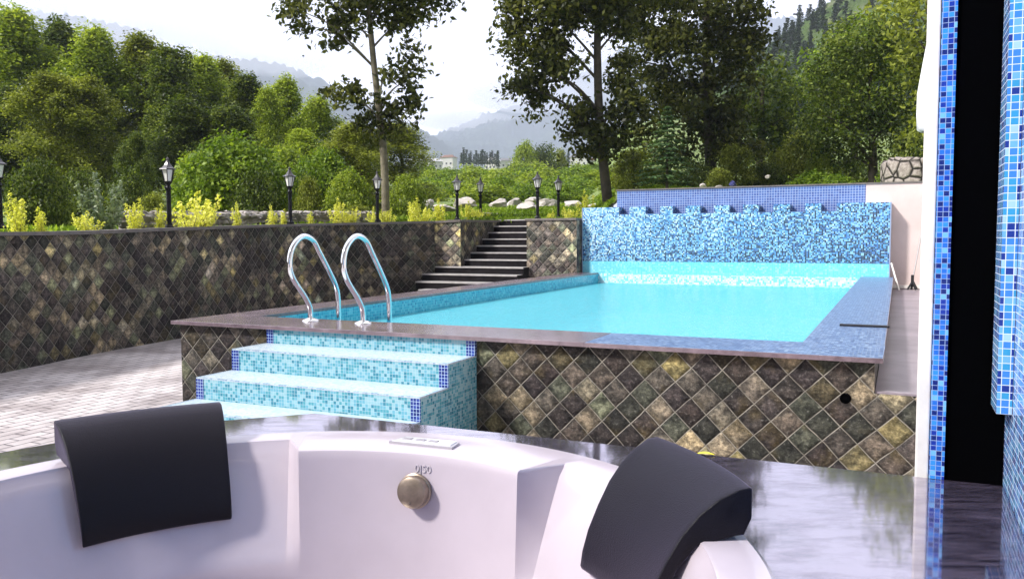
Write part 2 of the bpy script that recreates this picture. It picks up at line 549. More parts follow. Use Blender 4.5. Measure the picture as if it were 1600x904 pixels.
# rain film on the polished deck: a clear glossy layer over the stone
_k = DECK.node_tree
_fr = _k.nodes.new('ShaderNodeFresnel')
_fr.inputs['IOR'].default_value = 2.5
_gl = _k.nodes.new('ShaderNodeBsdfGlossy')
_gl.inputs['Color'].default_value = (0.93, 0.86, 0.95, 1)
_gl.inputs['Roughness'].default_value = 0.05
_ma = _k.nodes.new('ShaderNodeMath')
_ma.operation = 'MULTIPLY_ADD'
_ma.inputs[1].default_value = 1.75
_ma.inputs[2].default_value = 0.05
_ma.use_clamp = True
_ms = _k.nodes.new('ShaderNodeMixShader')
_k.links.new(_fr.outputs[0], _ma.inputs[0])
_tc = _k.nodes.new('ShaderNodeTexCoord')
_mp = _k.nodes.new('ShaderNodeMapping')
_mp.inputs['Rotation'].default_value = (0, 0, ANG)
_mp.inputs['Scale'].default_value = (2.0, 4.5, 1)
_nw = _k.nodes.new('ShaderNodeTexNoise')
_nw.inputs['Scale'].default_value = 3.0
_nw.inputs['Detail'].default_value = 10
_nw.inputs['Roughness'].default_value = 0.72
_rw = _k.nodes.new('ShaderNodeMapRange')
_rw.inputs['From Min'].default_value = 0.34
_rw.inputs['From Max'].default_value = 0.56
_rw.inputs['To Min'].default_value = 0.60
_rw.inputs['To Max'].default_value = 1.0
_mw = _k.nodes.new('ShaderNodeMath')
_mw.operation = 'MULTIPLY'
_k.links.new(_tc.outputs['Object'], _mp.inputs['Vector'])
_k.links.new(_mp.outputs[0], _nw.inputs['Vector'])
_k.links.new(_nw.outputs[0], _rw.inputs['Value'])
_k.links.new(_ma.outputs[0], _mw.inputs[0])
_k.links.new(_rw.outputs[0], _mw.inputs[1])
_k.links.new(_mw.outputs[0], _ms.inputs[0])
_pb = _k.nodes['Principled BSDF']
_k.links.new(_pb.outputs[0], _ms.inputs[1])
_k.links.new(_gl.outputs[0], _ms.inputs[2])
_k.links.new(_ms.outputs[0], _k.nodes['Material Output'].inputs['Surface'])
_bn = _k.nodes.new('ShaderNodeBump')
_bn.inputs['Strength'].default_value = 0.02
_bn.inputs['Distance'].default_value = 0.0008
_nn = [n for n in _k.nodes if n.type == 'TEX_NOISE'][0]
_k.links.new(_nn.outputs[0], _bn.inputs['Height'])
_k.links.new(_bn.outputs[0], _gl.inputs['Normal'])

# ------------------------------------------------------------------ mesh helpers


def tag(o, label=None, cat=None, group=None, kind=None):
    if label:
        o['label'] = label
    if cat:
        o['category'] = cat
    if group:
        o['group'] = group
    if kind:
        o['kind'] = kind
    return o


def empty(name, loc=(0, 0, 0), rz=0.0, mat=None):
    o = bpy.data.objects.new(name, None)
    COL.objects.link(o)
    if mat is not None:
        o.matrix_world = mat
    else:
        o.location = loc
        o.rotation_euler = (0, 0, rz)
    o.empty_display_size = 0.1
    return o


class MB:
    def __init__(self):
        self.v, self.f, self.uv, self.mi = [], [], [], []

    def quad(self, pts, uv=None, mi=0):
        b = len(self.v)
        pts = [Vector(p) for p in pts]
        self.v += pts
        self.f.append(list(range(b, b + len(pts))))
        if uv is None:
            n = (pts[1] - pts[0]).cross(pts[2] - pts[0])
            ax, ay, az = abs(n.x), abs(n.y), abs(n.z)
            if az >= ax and az >= ay:
                uv = [(p.x, p.y) for p in pts]
            elif ay >= ax:
                uv = [(p.x, p.z) for p in pts]
            else:
                uv = [(p.y, p.z) for p in pts]
        self.uv.append(uv)
        self.mi.append(mi)

    def box(self, x0, y0, z0, x1, y1, z1, mi=0, top=None, skip=''):
        A = [(x0, y0), (x1, y0), (x1, y1), (x0, y1)]
        if 'b' not in skip:
            self.quad([(*A[3], z0), (*A[2], z0), (*A[1], z0), (*A[0], z0)], mi=mi)
        if 't' not in skip:
            self.quad([(*A[0], z1), (*A[1], z1), (*A[2], z1), (*A[3], z1)], mi=mi if top is None else top)
        for i in range(4):
            a, b = A[i], A[(i + 1) % 4]
            self.quad([(*a, z0), (*b, z0), (*b, z1), (*a, z1)], mi=mi)

    def grid(self, rows, close=False, mi=0, uvf=None):
        """rows of points -> shared-vertex surface"""
        b = len(self.v)
        nr, nc = len(rows), len(rows[0])
        for r in rows:
            self.v += [Vector(p) for p in r]
        for i in range(nr - 1):
            for j in range(nc if close else nc - 1):
                k = (j + 1) % nc
                q = [b + i * nc + j, b + i * nc + k, b + (i + 1) * nc + k, b + (i + 1) * nc + j]
                self.f.append(q)
                if uvf:
                    self.uv.append([uvf(i, j), uvf(i, j + 1), uvf(i + 1, j + 1), uvf(i + 1, j)])
                else:
                    self.uv.append([(self.v[x].x, self.v[x].y) for x in q])
                self.mi.append(mi)

    def cap(self, ring, mi=0, flip=False):
        ring = list(ring)
        if flip:
            ring.reverse()
        self.quad(ring, mi=mi)

    def lathe(self, prof, c=(0, 0, 0), n=24, mi=0, ang0=0.0):
        rows = []
        for r, z in prof:
            rows.append([(c[0] + r * math.cos(ang0 + 2 * math.pi * i / n), c[1] + r * math.sin(ang0 + 2 * math.pi * i / n), c[2] + z) for i in range(n)])
        self.grid(rows, True, mi)

    def tube(self, path, rad, n=10, mi=0, caps=True):
        path = [Vector(p) for p in path]
        if not hasattr(rad, '__len__'):
            rad = [rad] * len(path)
        rows = []
        up = None
        for i, p in enumerate(path):
            d = (path[min(i + 1, len(path) - 1)] - path[max(i - 1, 0)]).normalized()
            if up is None:
                up = Vector((0, 0, 1)) if abs(d.z) < 0.9 else Vector((1, 0, 0))
            s = d.cross(up).normalized()
            up = s.cross(d).normalized()
            rows.append([p + (s * math.cos(2 * math.pi * k / n) + up * math.sin(2 * math.pi * k / n)) * rad[i] for k in range(n)])
        self.grid(rows, True, mi)
        if caps:
            self.cap(rows[0], mi)
            self.cap(rows[-1], mi, True)

    def build(self, name, mats, parent=None, smooth=False, world=None, bevel=0.0, auto=None):
        me = bpy.data.meshes.new(name)
        me.from_pydata([tuple(p) for p in self.v], [], self.f)
        ul = me.uv_layers.new(name='UVMap')
        flat = []
        for u in self.uv:
            for a in u:
                flat += [a[0], a[1]]
        ul.data.foreach_set('uv', flat)
        if not isinstance(mats, (list, tuple)):
            mats = [mats]
        for mm in mats:
            me.materials.append(mm)
        me.polygons.foreach_set('material_index', self.mi)
        o = bpy.data.objects.new(name, me)
        COL.objects.link(o)
        if parent:
            o.parent = parent
        if world is not None:
            o.matrix_world = world
        bm = bmesh.new()
        bm.from_mesh(me)
        bmesh.ops.remove_doubles(bm, verts=bm.verts, dist=1e-5)
        bmesh.ops.recalc_face_normals(bm, faces=bm.faces)
        if bevel:
            ed = [e for e in bm.edges if len(e.link_faces) == 2 and e.calc_face_angle(0) > 0.6]
            bmesh.ops.bevel(bm, geom=ed, offset=bevel, segments=2, affect='EDGES', profile=0.6)
        bm.to_mesh(me)
        bm.free()
        if smooth:
            me.polygons.foreach_set('use_smooth', [True] * len(me.polygons))
            if auto is not None:
                me.set_sharp_from_angle(angle=R(auto))
        me.update()
        return o


def spline(pts, n=8):
    pts = [Vector(p) for p in pts]
    out = []
    for i in range(len(pts) - 1):
        p0, p1, p2, p3 = pts[max(i - 1, 0)], pts[i], pts[i + 1], pts[min(i + 2, len(pts) - 1)]
        for k in range(n):
            t = k / n
            out.append(0.5 * ((2 * p1) + (-p0 + p2) * t + (2 * p0 - 5 * p1 + 4 * p2 - p3) * t * t + (-p0 + 3 * p1 - 3 * p2 + p3) * t ** 3))
    out.append(pts[-1])
    return out


def copy_tree(o, parent=None):
    c = o.copy()
    COL.objects.link(c)
    if parent is not None:
        c.parent = parent
    for ch in list(o.children):
        copy_tree(ch, c)
    return c


# ================================================================== SETTING
# court
mb = MB()
mb.quad([(-60, -25, 0), (60, -25, 0), (60, 24, 0), (-60, 24, 0)])
court = mb.build('paved_ground', PAVERS)
tag(court, kind='structure')

# retaining wall line in plan (front face) with its top height
WL = [(-8.6, 2.0, 1.62), (-7.2, 6.0, 1.66), (-6.14, 9.89, 1.69), (-5.84, 11.44, 1.71), (-5.33, 13.25, 1.77), (-4.45, 15.95, 1.85), (-3.35, 17.75, 1.91), (-2.45, 18.55, 1.94)]
WLs = spline(WL, 8)
Pp, Qp, Rp = P(-3.09, 10.52, 1.96), P(-2.53, 10.72, 1.985), P(-2.5, 12.9, 2.0)
wall_pts = WLs + [Pp]


def wall_ribbon(pts, name, mat, thick=0.3, cap=0.05, z0=-0.3, label=None, sh=0.0):
    """stone clad wall following pts (x,y,ztop): body and capstone"""
    n = len(pts)
    pts = [Vector(p) for p in pts]
    nor = []
    for i in range(n):
        d = pts[min(i + 1, n - 1)] - pts[max(i - 1, 0)]
        nn = Vector((d.y, -d.x, 0)).normalized()   # right-hand side = visible side
        nor.append(nn)
    root = empty(name, (pts[0].x, pts[0].y, 0))
    inv = root.matrix_world
    off = Vector((pts[0].x, pts[0].y, 0))
    s = [0]
    for i in range(1, n):
        s.append(s[-1] + (pts[i] - pts[i - 1]).xy.length)
    b = MB()
    fr = [(p - off).xy.to_3d() for p in pts]
    bk = [(p - nor[i] * thick - off).xy.to_3d() for i, p in enumerate(pts)]
    for i in range(n - 1):
        za, zb = pts[i].z - cap, pts[i + 1].z - cap
        a, c = fr[i], fr[i + 1]
        ua, uc = s[i] + sh, s[i + 1] + sh
        b.quad([(a.x, a.y, z0), (c.x, c.y, z0), (c.x, c.y, zb), (a.x, a.y, za)], [(ua, z0), (uc, z0), (uc, zb), (ua, za)])
        a2, c2 = bk[i], bk[i + 1]
        b.quad([(c2.x, c2.y, z0), (a2.x, a2.y, z0), (a2.x, a2.y, za), (c2.x, c2.y, zb)])
        b.quad([(a.x, a.y, za), (c.x, c.y, zb), (c2.x, c2.y, zb), (a2.x, a2.y, za)])
    for i, fl in ((0, False), (n - 1, True)):
        a, a2 = fr[i], bk[i]
        q = [(a2.x, a2.y, z0), (a.x, a.y, z0), (a.x, a.y, pts[i].z - cap), (a2.x, a2.y, pts[i].z - cap)]
        b.quad(q[::-1] if fl else q)
    b.build('wall_face', mat, root)
    c = MB()
    rows = []
    for i in range(n):
        z = pts[i].z
        f_ = fr[i] + nor[i] * 0.03
        k_ = bk[i] - nor[i] * 0.02
        rows.append([(f_.x, f_.y, z - cap + 0.002), (f_.x, f_.y, z), (k_.x, k_.y, z), (k_.x, k_.y, z - cap + 0.002)])
    c.grid(rows, True)
    c.cap(rows[0])
    c.cap(rows[-1], flip=True)
    c.build('capstone', CAPM, root)
    return root


w1 = wall_ribbon(wall_pts, 'retaining_wall', SLATE)
tag(w1, 'long curved retaining wall clad in dark diamond-laid slate, left of the paved court', 'wall')
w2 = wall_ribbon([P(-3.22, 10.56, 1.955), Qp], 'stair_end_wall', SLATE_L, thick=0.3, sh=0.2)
tag(w2, 'short pale diamond-clad wall face left of the black stairs, facing the pool', 'wall')
w3 = wall_ribbon([Qp, Rp], 'stair_side_wall', SLATE, sh=0.1)
tag(w3, 'dark slate wall running up along the left side of the black stairs', 'wall')

# block right of the stairs
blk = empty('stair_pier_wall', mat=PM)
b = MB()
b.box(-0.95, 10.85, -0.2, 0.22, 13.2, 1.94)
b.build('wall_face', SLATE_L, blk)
b = MB()
b.box(-0.98, 10.82, 1.942, 0.22, 13.23, 1.99)
b.build('capstone', CAPM, blk, bevel=0.006)
tag(blk, 'square slate-clad wall block between the black stairs and the tall speckled pool wall', 'wall')

# stairs
st = empty('garden_stairs', mat=PM)
risers = []
for n_ in range(1, 14):
    z1 = 0.155 * n_
    if n_ <= 6:
        v0 = 9.9 + 0.33 * (n_ - 4)
        u0, u1 = (-3.22 - 0.03 * (n_ - 4) if n_ >= 4 else -2.95), -0.9
    else:
        v0 = 10.9 + 0.30 * (n_ - 7)
        u0, u1 = -2.52, -0.955
    v1 = v0 + 0.62 if n_ < 13 else v0 + 0.9
    if n_ == 6:
        v1 = 10.98
    b = MB()
    b.box(u0, v0, z1 - 0.155 if n_ > 1 else 0.0, u1, v1, z1 - 0.012)
    b.box(u0, v0 - 0.02, z1 - 0.028, u1, v0 + 0.001, z1, mi=1)
    b.box(u0, v0 + 0.001, z1 - 0.014, u1, v1, z1, mi=0, top=1)
    b.build('step', [STEPM, NOSEM], st)
tag(st, 'black stone stairs with pale edges climbing to the garden beyond the pool', 'stairs')

# ------------------------------------------------------------------ pool
L0, W0 = 11.1, 6.37
IU0, IU1, IV0 = 0.62, 5.84, 0.60
CT = 0.82
pool = empty('swimming_pool', mat=PM)
b = MB()
b.quad([(0.19, 0, -0.1), (W0 - 0.02, 0, -0.1), (W0 - 0.02, 0, CT - 0.03), (0.19, 0, CT - 0.03)])
b.quad([(0.19, L0, -0.1), (0.19, 0, -0.1), (0.19, 0, CT - 0.03), (0.19, L0, CT - 0.03)])
b.quad([(W0 - 0.02, 0, -0.1), (W0 - 0.02, L0, -0.1), (W0 - 0.02, L0, CT - 0.03), (W0 - 0.02, 0, CT - 0.03)])
b.build('stone_cladding', SLATE, pool)
# coping: left + front-left in stone, front right and right in blue mosaic
b = MB()
FU = 4.35     # where the front edge turns from stone to mosaic
th = 0.035
b.box(0.135, -0.07, CT - th, IU0, IV0, CT)
b.box(0.135, IV0, CT - th, IU0, L0, CT)
b.box(IU0, -0.07, CT - th, FU, IV0, CT)
b.build('stone_coping', COPING, pool, bevel=0.004)
b = MB()
b.box(FU, -0.072, CT - th, W0 + 0.03, IV0, CT - 0.001, top=1)
b.box(IU1, IV0, CT - th, W0 + 0.03, L0, CT - 0.001, top=1)
b.build('mosaic_coping', [COPING, RIMMOS], pool, bevel=0.003)
# basin
b = MB()
zb = -0.6
b.quad([(IU0, IV0, zb), (IU0, L0, zb), (IU0, L0, CT - th), (IU0, IV0, CT - th)])
b.quad([(IU1, L0, zb), (IU1, IV0, zb), (IU1, IV0, CT - th), (IU1, L0, CT - th)])
b.quad([(IU1, IV0, zb), (IU0, IV0, zb), (IU0, IV0, CT - th), (IU1, IV0, CT - th)])
b.build('basin_wall', POOLMOS, pool)
b = MB()
b.quad([(IU0, IV0, zb), (IU1, IV0, zb), (IU1, L0, zb), (IU0, L0, zb)])
b.build('basin_floor', POOLFLOOR, pool)
tag(pool, 'raised rectangular swimming pool with slate-clad sides and stone and mosaic coping', 'swimming pool')
WZ = 0.60
b = MB()
b.quad([(IU0, IV0, WZ), (IU1, IV0, WZ), (IU1, L0, WZ), (IU0, L0, WZ)])
wtr = b.build('pool_water', WATER, world=PM)
tag(wtr, kind='structure')

# drain bar across the right coping
b = MB()
b.box(6.02, 1.86, CT - 0.002, 6.42, 1.93, CT + 0.016)
o = b.build('drain_bar', simple('black_rubber', (0.006, 0.006, 0.01), 0.5), world=PM, bevel=0.004)
tag(o, 'narrow black bar lying across the blue mosaic edge on the right side of the pool', 'drain bar')

# crenellated wall at the far end
fw = empty('fountain_wall', mat=PM)
wu0, wu1 = 0.27, 6.32
wt0, wt1 = 2.21, 2.055
v0, v1 = 11.1, 11.42
edges = [1.08, 1.31, 1.66, 1.97, 2.23, 2.50, 2.80, 3.08, 3.38, 3.65, 3.95, 4.23, 4.54, 4.82, 5.11, 5.39]
us = [wu0] + edges + [wu1]
b = MB()
b.box(wu0, v0, 1.065, wu1, v1, wt1, mi=0, skip='b')
for i in range(0, len(us), 2):
    b.box(us[i], v0, wt1, us[i + 1], v1, wt0, skip='b')
b.build('speckled_face', SPECK, fw)
b = MB()
b.box(wu0, v0 + 0.001, 0.80, wu1, v1, 1.065)
b.build('aqua_band', BANDMOS, fw)
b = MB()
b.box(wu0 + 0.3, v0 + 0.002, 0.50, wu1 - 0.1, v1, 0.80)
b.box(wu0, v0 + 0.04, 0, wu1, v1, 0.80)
b.build('sparkle_band', SPARKMOS, fw)
b = MB()
b.box(wu0 + 0.3, v0 + 0.002, zb, wu1 - 0.1, v1, 0.50)
b.build('underwater_face', POOLMOS, fw)
for i in range(0, len(edges), 2):
    b = MB()
    b.box(edges[i] + 0.004, v0 + 0.004, wt1 + 0.001, edges[i + 1] - 0.004, v1 - 0.02, wt1 + 0.008)
    b.build('spout_ledge', simple('dark_spout_blue', (0.10, 0.16, 0.38), 0.4), fw)
b = MB()
b.box(wu0 - 0.02, v0 - 0.006, CT - 0.02, wu0, v1, wt0 + 0.004)
b.box(wu1, v0 - 0.006, 0.5, wu1 + 0.02, v1, wt0 + 0.004)
b.build('edge_trim', simple('trim_grey_blue', (0.28, 0.33, 0.48), 0.3), fw)
tag(fw, 'tall pool end wall in speckled blue mosaic with square notches along its top', 'fountain wall')

uw = empty('blue_tiled_wall', mat=PM)
b = MB()
b.box(0.93, 11.44, 0.5, 5.88, 11.62, 2.57)
b.build('tile_face', BLUEGRID, uw)
b = MB()
b.box(0.91, 11.42, 2.572, 5.88, 11.65, 2.60)
b.build('capstone', CAPM, uw)
tag(uw, 'plain royal blue tiled wall rising behind the notched pool wall', 'wall')
pw = empty('plaster_wall', mat=PM)
b = MB()
b.box(5.883, 11.44, 0.3, 9.5, 11.62, 2.57)
b.build('plaster_face', PLASTER, pw)
b = MB()
b.box(5.883, 11.42, 2.572, 9.5, 11.65, 2.60)
b.build('capstone', CAPM, pw)
b = MB()
b.box(6.36, 11.40, 0.60, 9.5, 11.438, 0.66)
b.build('skirting', WHITEP, pw)
tag(pw, 'pale pink plastered wall between the pool end and the white post', 'wall')

pf = empty('side_passage', mat=PM)
b = MB()
b.box(W0 - 0.015, 0.02, 0.5, 9.5, 11.44, 0.585)
b.build('passage_floor', FLOORM, pf)
b = MB()
b.quad([(W0 - 0.02, 0.0, -0.1), (9.5, 0.0, -0.1), (9.5, 0.0, 0.575), (W0 - 0.02, 0.0, 0.575)])
b.build('stone_cladding', SLATE, pf)
tag(pf, kind='structure')
# weep hole in front wall
b = MB()
hp = uv_of(at(1319, 619, 5.6))
b.lathe([(0.034, -0.002), (0.037, 0.0), (0.033, 0.002), (0.0, 0.001)], n=11)
o = b.build('drain_outlet', BLACK, world=PM @ Matrix.Translation((6.175, -0.004, 0.53)) @ Matrix.Rotation(R(90), 4, 'X'))
tag(o, 'small round black drain hole in the dark slate front of the pool', 'drain hole')

# steps up into the pool
ps = empty('pool_steps', mat=PM)
SU0, SU1 = 1.28, 3.41
fronts = [-0.03, -0.47, -0.88, -1.28, -1.66]
tops = [CT - th - 0.003, 0.657, 0.475, 0.300, 0.14]
cw = 0.078
b = MB()
b.box(SU0 + cw, -0.03, 0.657, SU1 - cw, 0.0, tops[0])
b.build('top_riser', STEPMOS, ps)
for s0, s1 in ((SU0, SU0 + cw), (SU1 - cw, SU1)):
    b = MB()
    b.box(s0, -0.032, 0.657, s1, 0.0, tops[0])
    b.build('corner_strip', NAVY, ps)
for i in range(1, 5):
    f, z = fronts[i], tops[i]
    bk_ = fronts[i - 1] if i > 1 else 0.0
    root = MB()
    root.box(SU0 + 0.002, f + 0.002, 0.0, SU1 - 0.002, bk_ - 0.001 if i > 1 else -0.001, z - 0.012, mi=0)
    so_ = root.build('step', [STEPMOS], ps)
    b = MB()
    b.box(SU0 + 0.026, f + 0.026, z - 0.011, SU1 - 0.026, bk_ - 0.001 - (0.03 if i == 1 else 0), z)
    b.build('tread', TREAD, so_)
    b = MB()
    b.box(SU0, f, z - 0.011, SU1, f + 0.026, z + 0.0015)
    b.box(SU0, f + 0.026, z - 0.011, SU0 + 0.026, bk_ - 0.001, z + 0.0015)
    b.box(SU1 - 0.026, f + 0.026, z - 0.011, SU1, bk_ - 0.001, z + 0.0015)
    b.build('nosing', NOSING, so_)
    for s0, s1 in ((SU0 - 0.002, SU0 + cw), (SU1 - cw, SU1 + 0.002)):
        b = MB()
        b.box(s0, f - 0.002, max(0.0, tops[i + 1] if i < 4 else 0.0), s1, f + 0.004, z - 0.0125)
        b.build('corner_strip', NAVY, so_)
tag(ps, 'aqua mosaic steps with navy corner strips leading up to the pool', 'steps')

# handrails
def make_rail(u, name='pool_handrail'):
    r = empty(name, mat=PM @ Matrix.Translation((u, 0.42, CT)))
    path = spline([(0, 0.0, -0.02), (0, -0.005, 0.12), (0, -0.08, 0.24), (0, -0.24, 0.42), (0, -0.285, 0.56), (0, -0.23, 0.71), (0, -0.09, 0.80),
                   (0, 0.06, 0.765), (0, 0.155, 0.65), (0, 0.30, 0.46), (0, 0.395, 0.32), (0, 0.43, 0.2), (0, 0.435, 0.0), (0, 0.435, -0.6)], 8)
    b = MB()
    b.tube(path, 0.0255, 14)
    b.build('rail_tube', CHROME, r, smooth=True)
    b = MB()
    b.lathe([(0.0, 0.030), (0.03, 0.030), (0.05, 0.022), (0.078, 0.010), (0.082, 0.001), (0.0, 0.001)], n=28)
    b.build('base_flange', simple('flange_steel', (0.82, 0.80, 0.80), 0.18, 0.9), r, smooth=True, auto=50)
    return r


ra = make_rail(1.42)
tag(ra, 'chrome handrail left of its twin, standing on the pool coping above the steps', 'handrail', 'chrome handrails above the pool steps')
rb = make_rail(2.02)
tag(rb, 'chrome handrail right of its twin, nearer the middle of the pool steps', 'handrail', 'chrome handrails above the pool steps')

# cleaning poles
def px_pole(p0, p1, r, mat, name):
    b = MB()
    o0 = Vector(p0)
    b.tube([Vector((0, 0, 0)), Vector(p1) - o0], r, 10)
    return b.build(name, mat, world=Matrix.Translation(o0), smooth=True, auto=50)


pp = empty('cleaning_pole', P(6.62, 11.2, 0.586))
q0, q1 = P(6.72, 11.05, 0.75) - pp.location, P(6.93, 11.40, 2.15) - pp.location
b = MB(); b.tube([q0, q1], 0.014, 10); b.build('pole', simple('steel_pole', (0.42, 0.40, 0.40), 0.3, 0.7), pp, smooth=True, auto=50)
b = MB(); b.tube([q1, q1 + (q1 - q0).normalized() * 0.1], 0.022, 10); b.build('grip', WHITEP, pp, smooth=True, auto=50)
b = MB()
b.tube([q0 + Vector((0, 0, 0.12)), q0 - Vector((0, 0, 0.03))], 0.028, 8)
b.tube([q0, q0 + Vector((-0.09, 0, -0.15))], 0.018, 8)
b.tube([q0, q0 + Vector((0.06, -0.04, -0.15))], 0.03, 8)
b.tube([q0, q0 + Vector((0.0, 0.03, -0.15))], 0.022, 8)
b.build('brush_head', simple('black_plastic', (0.012, 0.012, 0.014), 0.45), pp)
tag(pp, 'grey pole with a black brush head leaning on the pink wall beside the white post', 'pool brush')
e0 = P(6.50, 10.7, 0.60)
o = px_pole(e0, P(6.36, 11.05, 1.08), 0.016, WHITEP, 'white_pole')
tag(o, 'short white pole leaning against the right end of the speckled pool wall', 'pole')

# ------------------------------------------------------------------ deck + tub
TC = Vector((-0.53, 1.6, 0))
DZ = 0.98


def uvp(u, v):
    return P(u, v, 0).xy


edge_l = [(-0.72, 2.985), (-1.02, 2.87), (-1.23, 2.74), (-1.40, 2.60), (-1.56, 2.42), (-1.72, 2.15), (-1.80, 1.85), (-1.84, 1.4), (-1.86, 0.6), (-1.86, -1.6)]
right_pt = P(7.4, -3.50, 0)
poly = [Vector((right_pt.x, right_pt.y))] + [Vector(p) for p in edge_l] + [Vector((3.2, -1.6))]


def raypoly(c, ang, poly):
    d = Vector((math.cos(ang), math.sin(ang)))
    best = None
    for i in range(len(poly)):
        a, b_ = poly[i], poly[(i + 1) % len(poly)]
        e = b_ - a
        den = d.x * e.y - d.y * e.x
        if abs(den) < 1e-9:
            continue
        w = a - c
        t = (w.x * e.y - w.y * e.x) / den
        s = (w.x * d.y - w.y * d.x) / den
        if t > 0 and -1e-6 <= s <= 1 + 1e-6 and (best is None or t < best):
            best = t
    return c + d * best


angs = sorted(set([2 * math.pi * i / 128 for i in range(128)] + [math.atan2(p.y - TC.y, p.x - TC.x) % (2 * math.pi) for p in poly]))
rows = [[], [], []]
for a_ in angs:
    q = raypoly(TC.xy, a_, poly)
    rows[0].append((TC.x + 0.985 * math.cos(a_), TC.y + 0.985 * math.sin(a_), DZ))
    rows[1].append((q.x, q.y, DZ))
    rows[2].append((q.x, q.y, 0))
b = MB()
b.grid(rows[:2], True)
b.grid(rows[1:], True, mi=0)
deck = b.build('deck', DECK, bevel=0)
tag(deck, kind='structure')

# tub
tub = empty('hot_tub', (TC.x, TC.y, DZ))


def r_wall(angd, d):
    """inner radius of the tub wall at azimuth (deg) and depth d below the rim"""
    con = 0.772 - 0.04 * d
    seat = 0.915 - 0.155 * min(1, d / 0.33) ** 0.9
    if angd < 70 or angd > 320:
        seat = 0.905 - 0.145 * min(1, d / 0.36) ** 0.9
    seat = max(seat, con) if d < 0.33 else con
    a_ = angd % 360
    best = 0.0
    for lo, hi, t in ((45.4, 96.6, 2.9), (225, 276, 2.9)):
        if lo <= a_ <= hi:
            w = 1.0
        elif lo - t < a_ < lo:
            w = (a_ - lo + t) / t
        elif hi < a_ < hi + t:
            w = (hi + t - a_) / t
        else:
            w = 0.0
        best = max(best, w)
    return seat + (con - seat) * best


TA = []
for i in range(360):
    TA.append(float(i))
for x in (42.5, 43.2, 44.6, 45.2, 45.4, 45.8, 96.2, 96.6, 96.9, 98.2, 99.2, 99.5, 99.9):
    TA.append(x)
TA = sorted(set(TA))
RIMT = 0.025
b = MB()
rows = []
rows.append([(1.012 * math.cos(R(x)), 1.012 * math.sin(R(x)), -0.01) for x in TA])
rows.append([(1.014 * math.cos(R(x)), 1.014 * math.sin(R(x)), RIMT - 0.008) for x in TA])
rows.append([(1.004 * math.cos(R(x)), 1.004 * math.sin(R(x)), RIMT) for x in TA])
for off, dz in ((0.010, 0.0), (0.003, -0.003), (0.0, -0.010)):
    rr = []
    for x in TA:
        r_ = r_wall(x, 0) + off
        rr.append((r_ * math.cos(R(x)), r_ * math.sin(R(x)), RIMT + dz))
    rows.append(rr)
for d in (0.03, 0.06, 0.09, 0.12, 0.15, 0.18, 0.21, 0.24, 0.27, 0.30, 0.33, 0.37, 0.42, 0.46, 0.48):
    rows.append([(r_wall(x, d) * math.cos(R(x)), r_wall(x, d) * math.sin(R(x)), RIMT - d) for x in TA])
for r_, d in ((0.72, 0.50), (0.45, 0.51), (0.42, 0.54), (0.38, 0.80), (0.34, 0.83), (0.01, 0.84)):
    rows.append([(r_ * math.cos(R(x)), r_ * math.sin(R(x)), RIMT - d) for x in TA])
b.grid(rows, True)
b.build('tub_shell', ACRYL, tub, smooth=True, auto=28)
tag(tub, 'large round white hot tub sunk in the dark granite deck', 'hot tub')
# control panel on the rim
ca, cb_ = at(608, 689, 2.45), at(718, 700, 2.3)
def onz(px, py, z):
    p = at(px, py, 1.0) - Vector((0, 0, EYE))
    t = (z - EYE) / p.z
    return Vector((0, 0, EYE)) + p * t
zt = DZ + RIMT
c4 = [onz(608, 692, zt), onz(706, 702, zt), onz(718, 694, zt), onz(634, 684.5, zt)]
cen = sum(c4, Vector()) / 4
cp = empty('control_panel', (cen - TC).xy.to_3d() + Vector((0, 0, RIMT)))
cp.parent = tub
b = MB()
lo = [(p - cen).xy for p in c4]
cw_ = [Vector((p.x, p.y)) for p in lo]
b.grid([[(p.x, p.y, 0.0) for p in cw_], [(p.x, p.y, 0.007) for p in cw_]], True)
b.cap([(p.x, p.y, 0.007) for p in cw_])
b.build('panel_frame', simple('panel_grey', (0.45, 0.43, 0.46), 0.15, 0.3), cp)
b = MB()
b.grid([[(p.x * 0.93, p.y * 0.80, 0.0072) for p in cw_], [(p.x * 0.92, p.y * 0.78, 0.010) for p in cw_]], True)
b.cap([(p.x * 0.92, p.y * 0.78, 0.010) for p in cw_])
b.build('panel_cover', PANELM, cp)
ex = (cw_[1] - cw_[0]).normalized()
ey = Vector((-ex.y, ex.x))
for k_ in (-0.30, -0.08, 0.12):
    b = MB()
    c_ = ex * (k_ * (cw_[1] - cw_[0]).length)
    pts = [c_ + ex * sx * 0.014 + ey * sy * 0.009 for sx, sy in ((-1, -1), (1, -1), (1, 1), (-1, 1))]
    b.grid([[(p.x, p.y, 0.0101) for p in pts], [(p.x, p.y, 0.012) for p in pts]], True)
    b.cap([(p.x, p.y, 0.012) for p in pts])
    b.build('panel_key', simple('key_grey', (0.32, 0.30, 0.33), 0.3), cp)

# bronze air-control knob on the wall
ka = R(70.5)
kd = 0.105
kr = r_wall(70.5, kd)
kn = empty('air_control_knob')
kn.parent = tub
kn.matrix_local = Matrix.Translation((kr * math.cos(ka), kr * math.sin(ka), RIMT - kd)) @ Matrix.Rotation(ka + math.pi / 2, 4, 'Z') @ Matrix.Rotation(R(-86), 4, 'X')
b = MB()
b.lathe([(0.047, -0.002), (0.050, 0.006), (0.050, 0.012), (0.046, 0.014), (0.046, 0.030), (0.043, 0.036), (0.034, 0.040), (0.0, 0.041)], n=40)
b.build('knob_cap', BRONZE, kn, smooth=True, auto=35)
b = MB()
b.lathe([(0.0, 0.0), (0.004, 0.001), (0.0, 0.002)], c=(0.0, 0.028, 0.0405), n=10)
b.build('knob_mark', simple('dark_mark', (0.08, 0.06, 0.05), 0.5), kn)
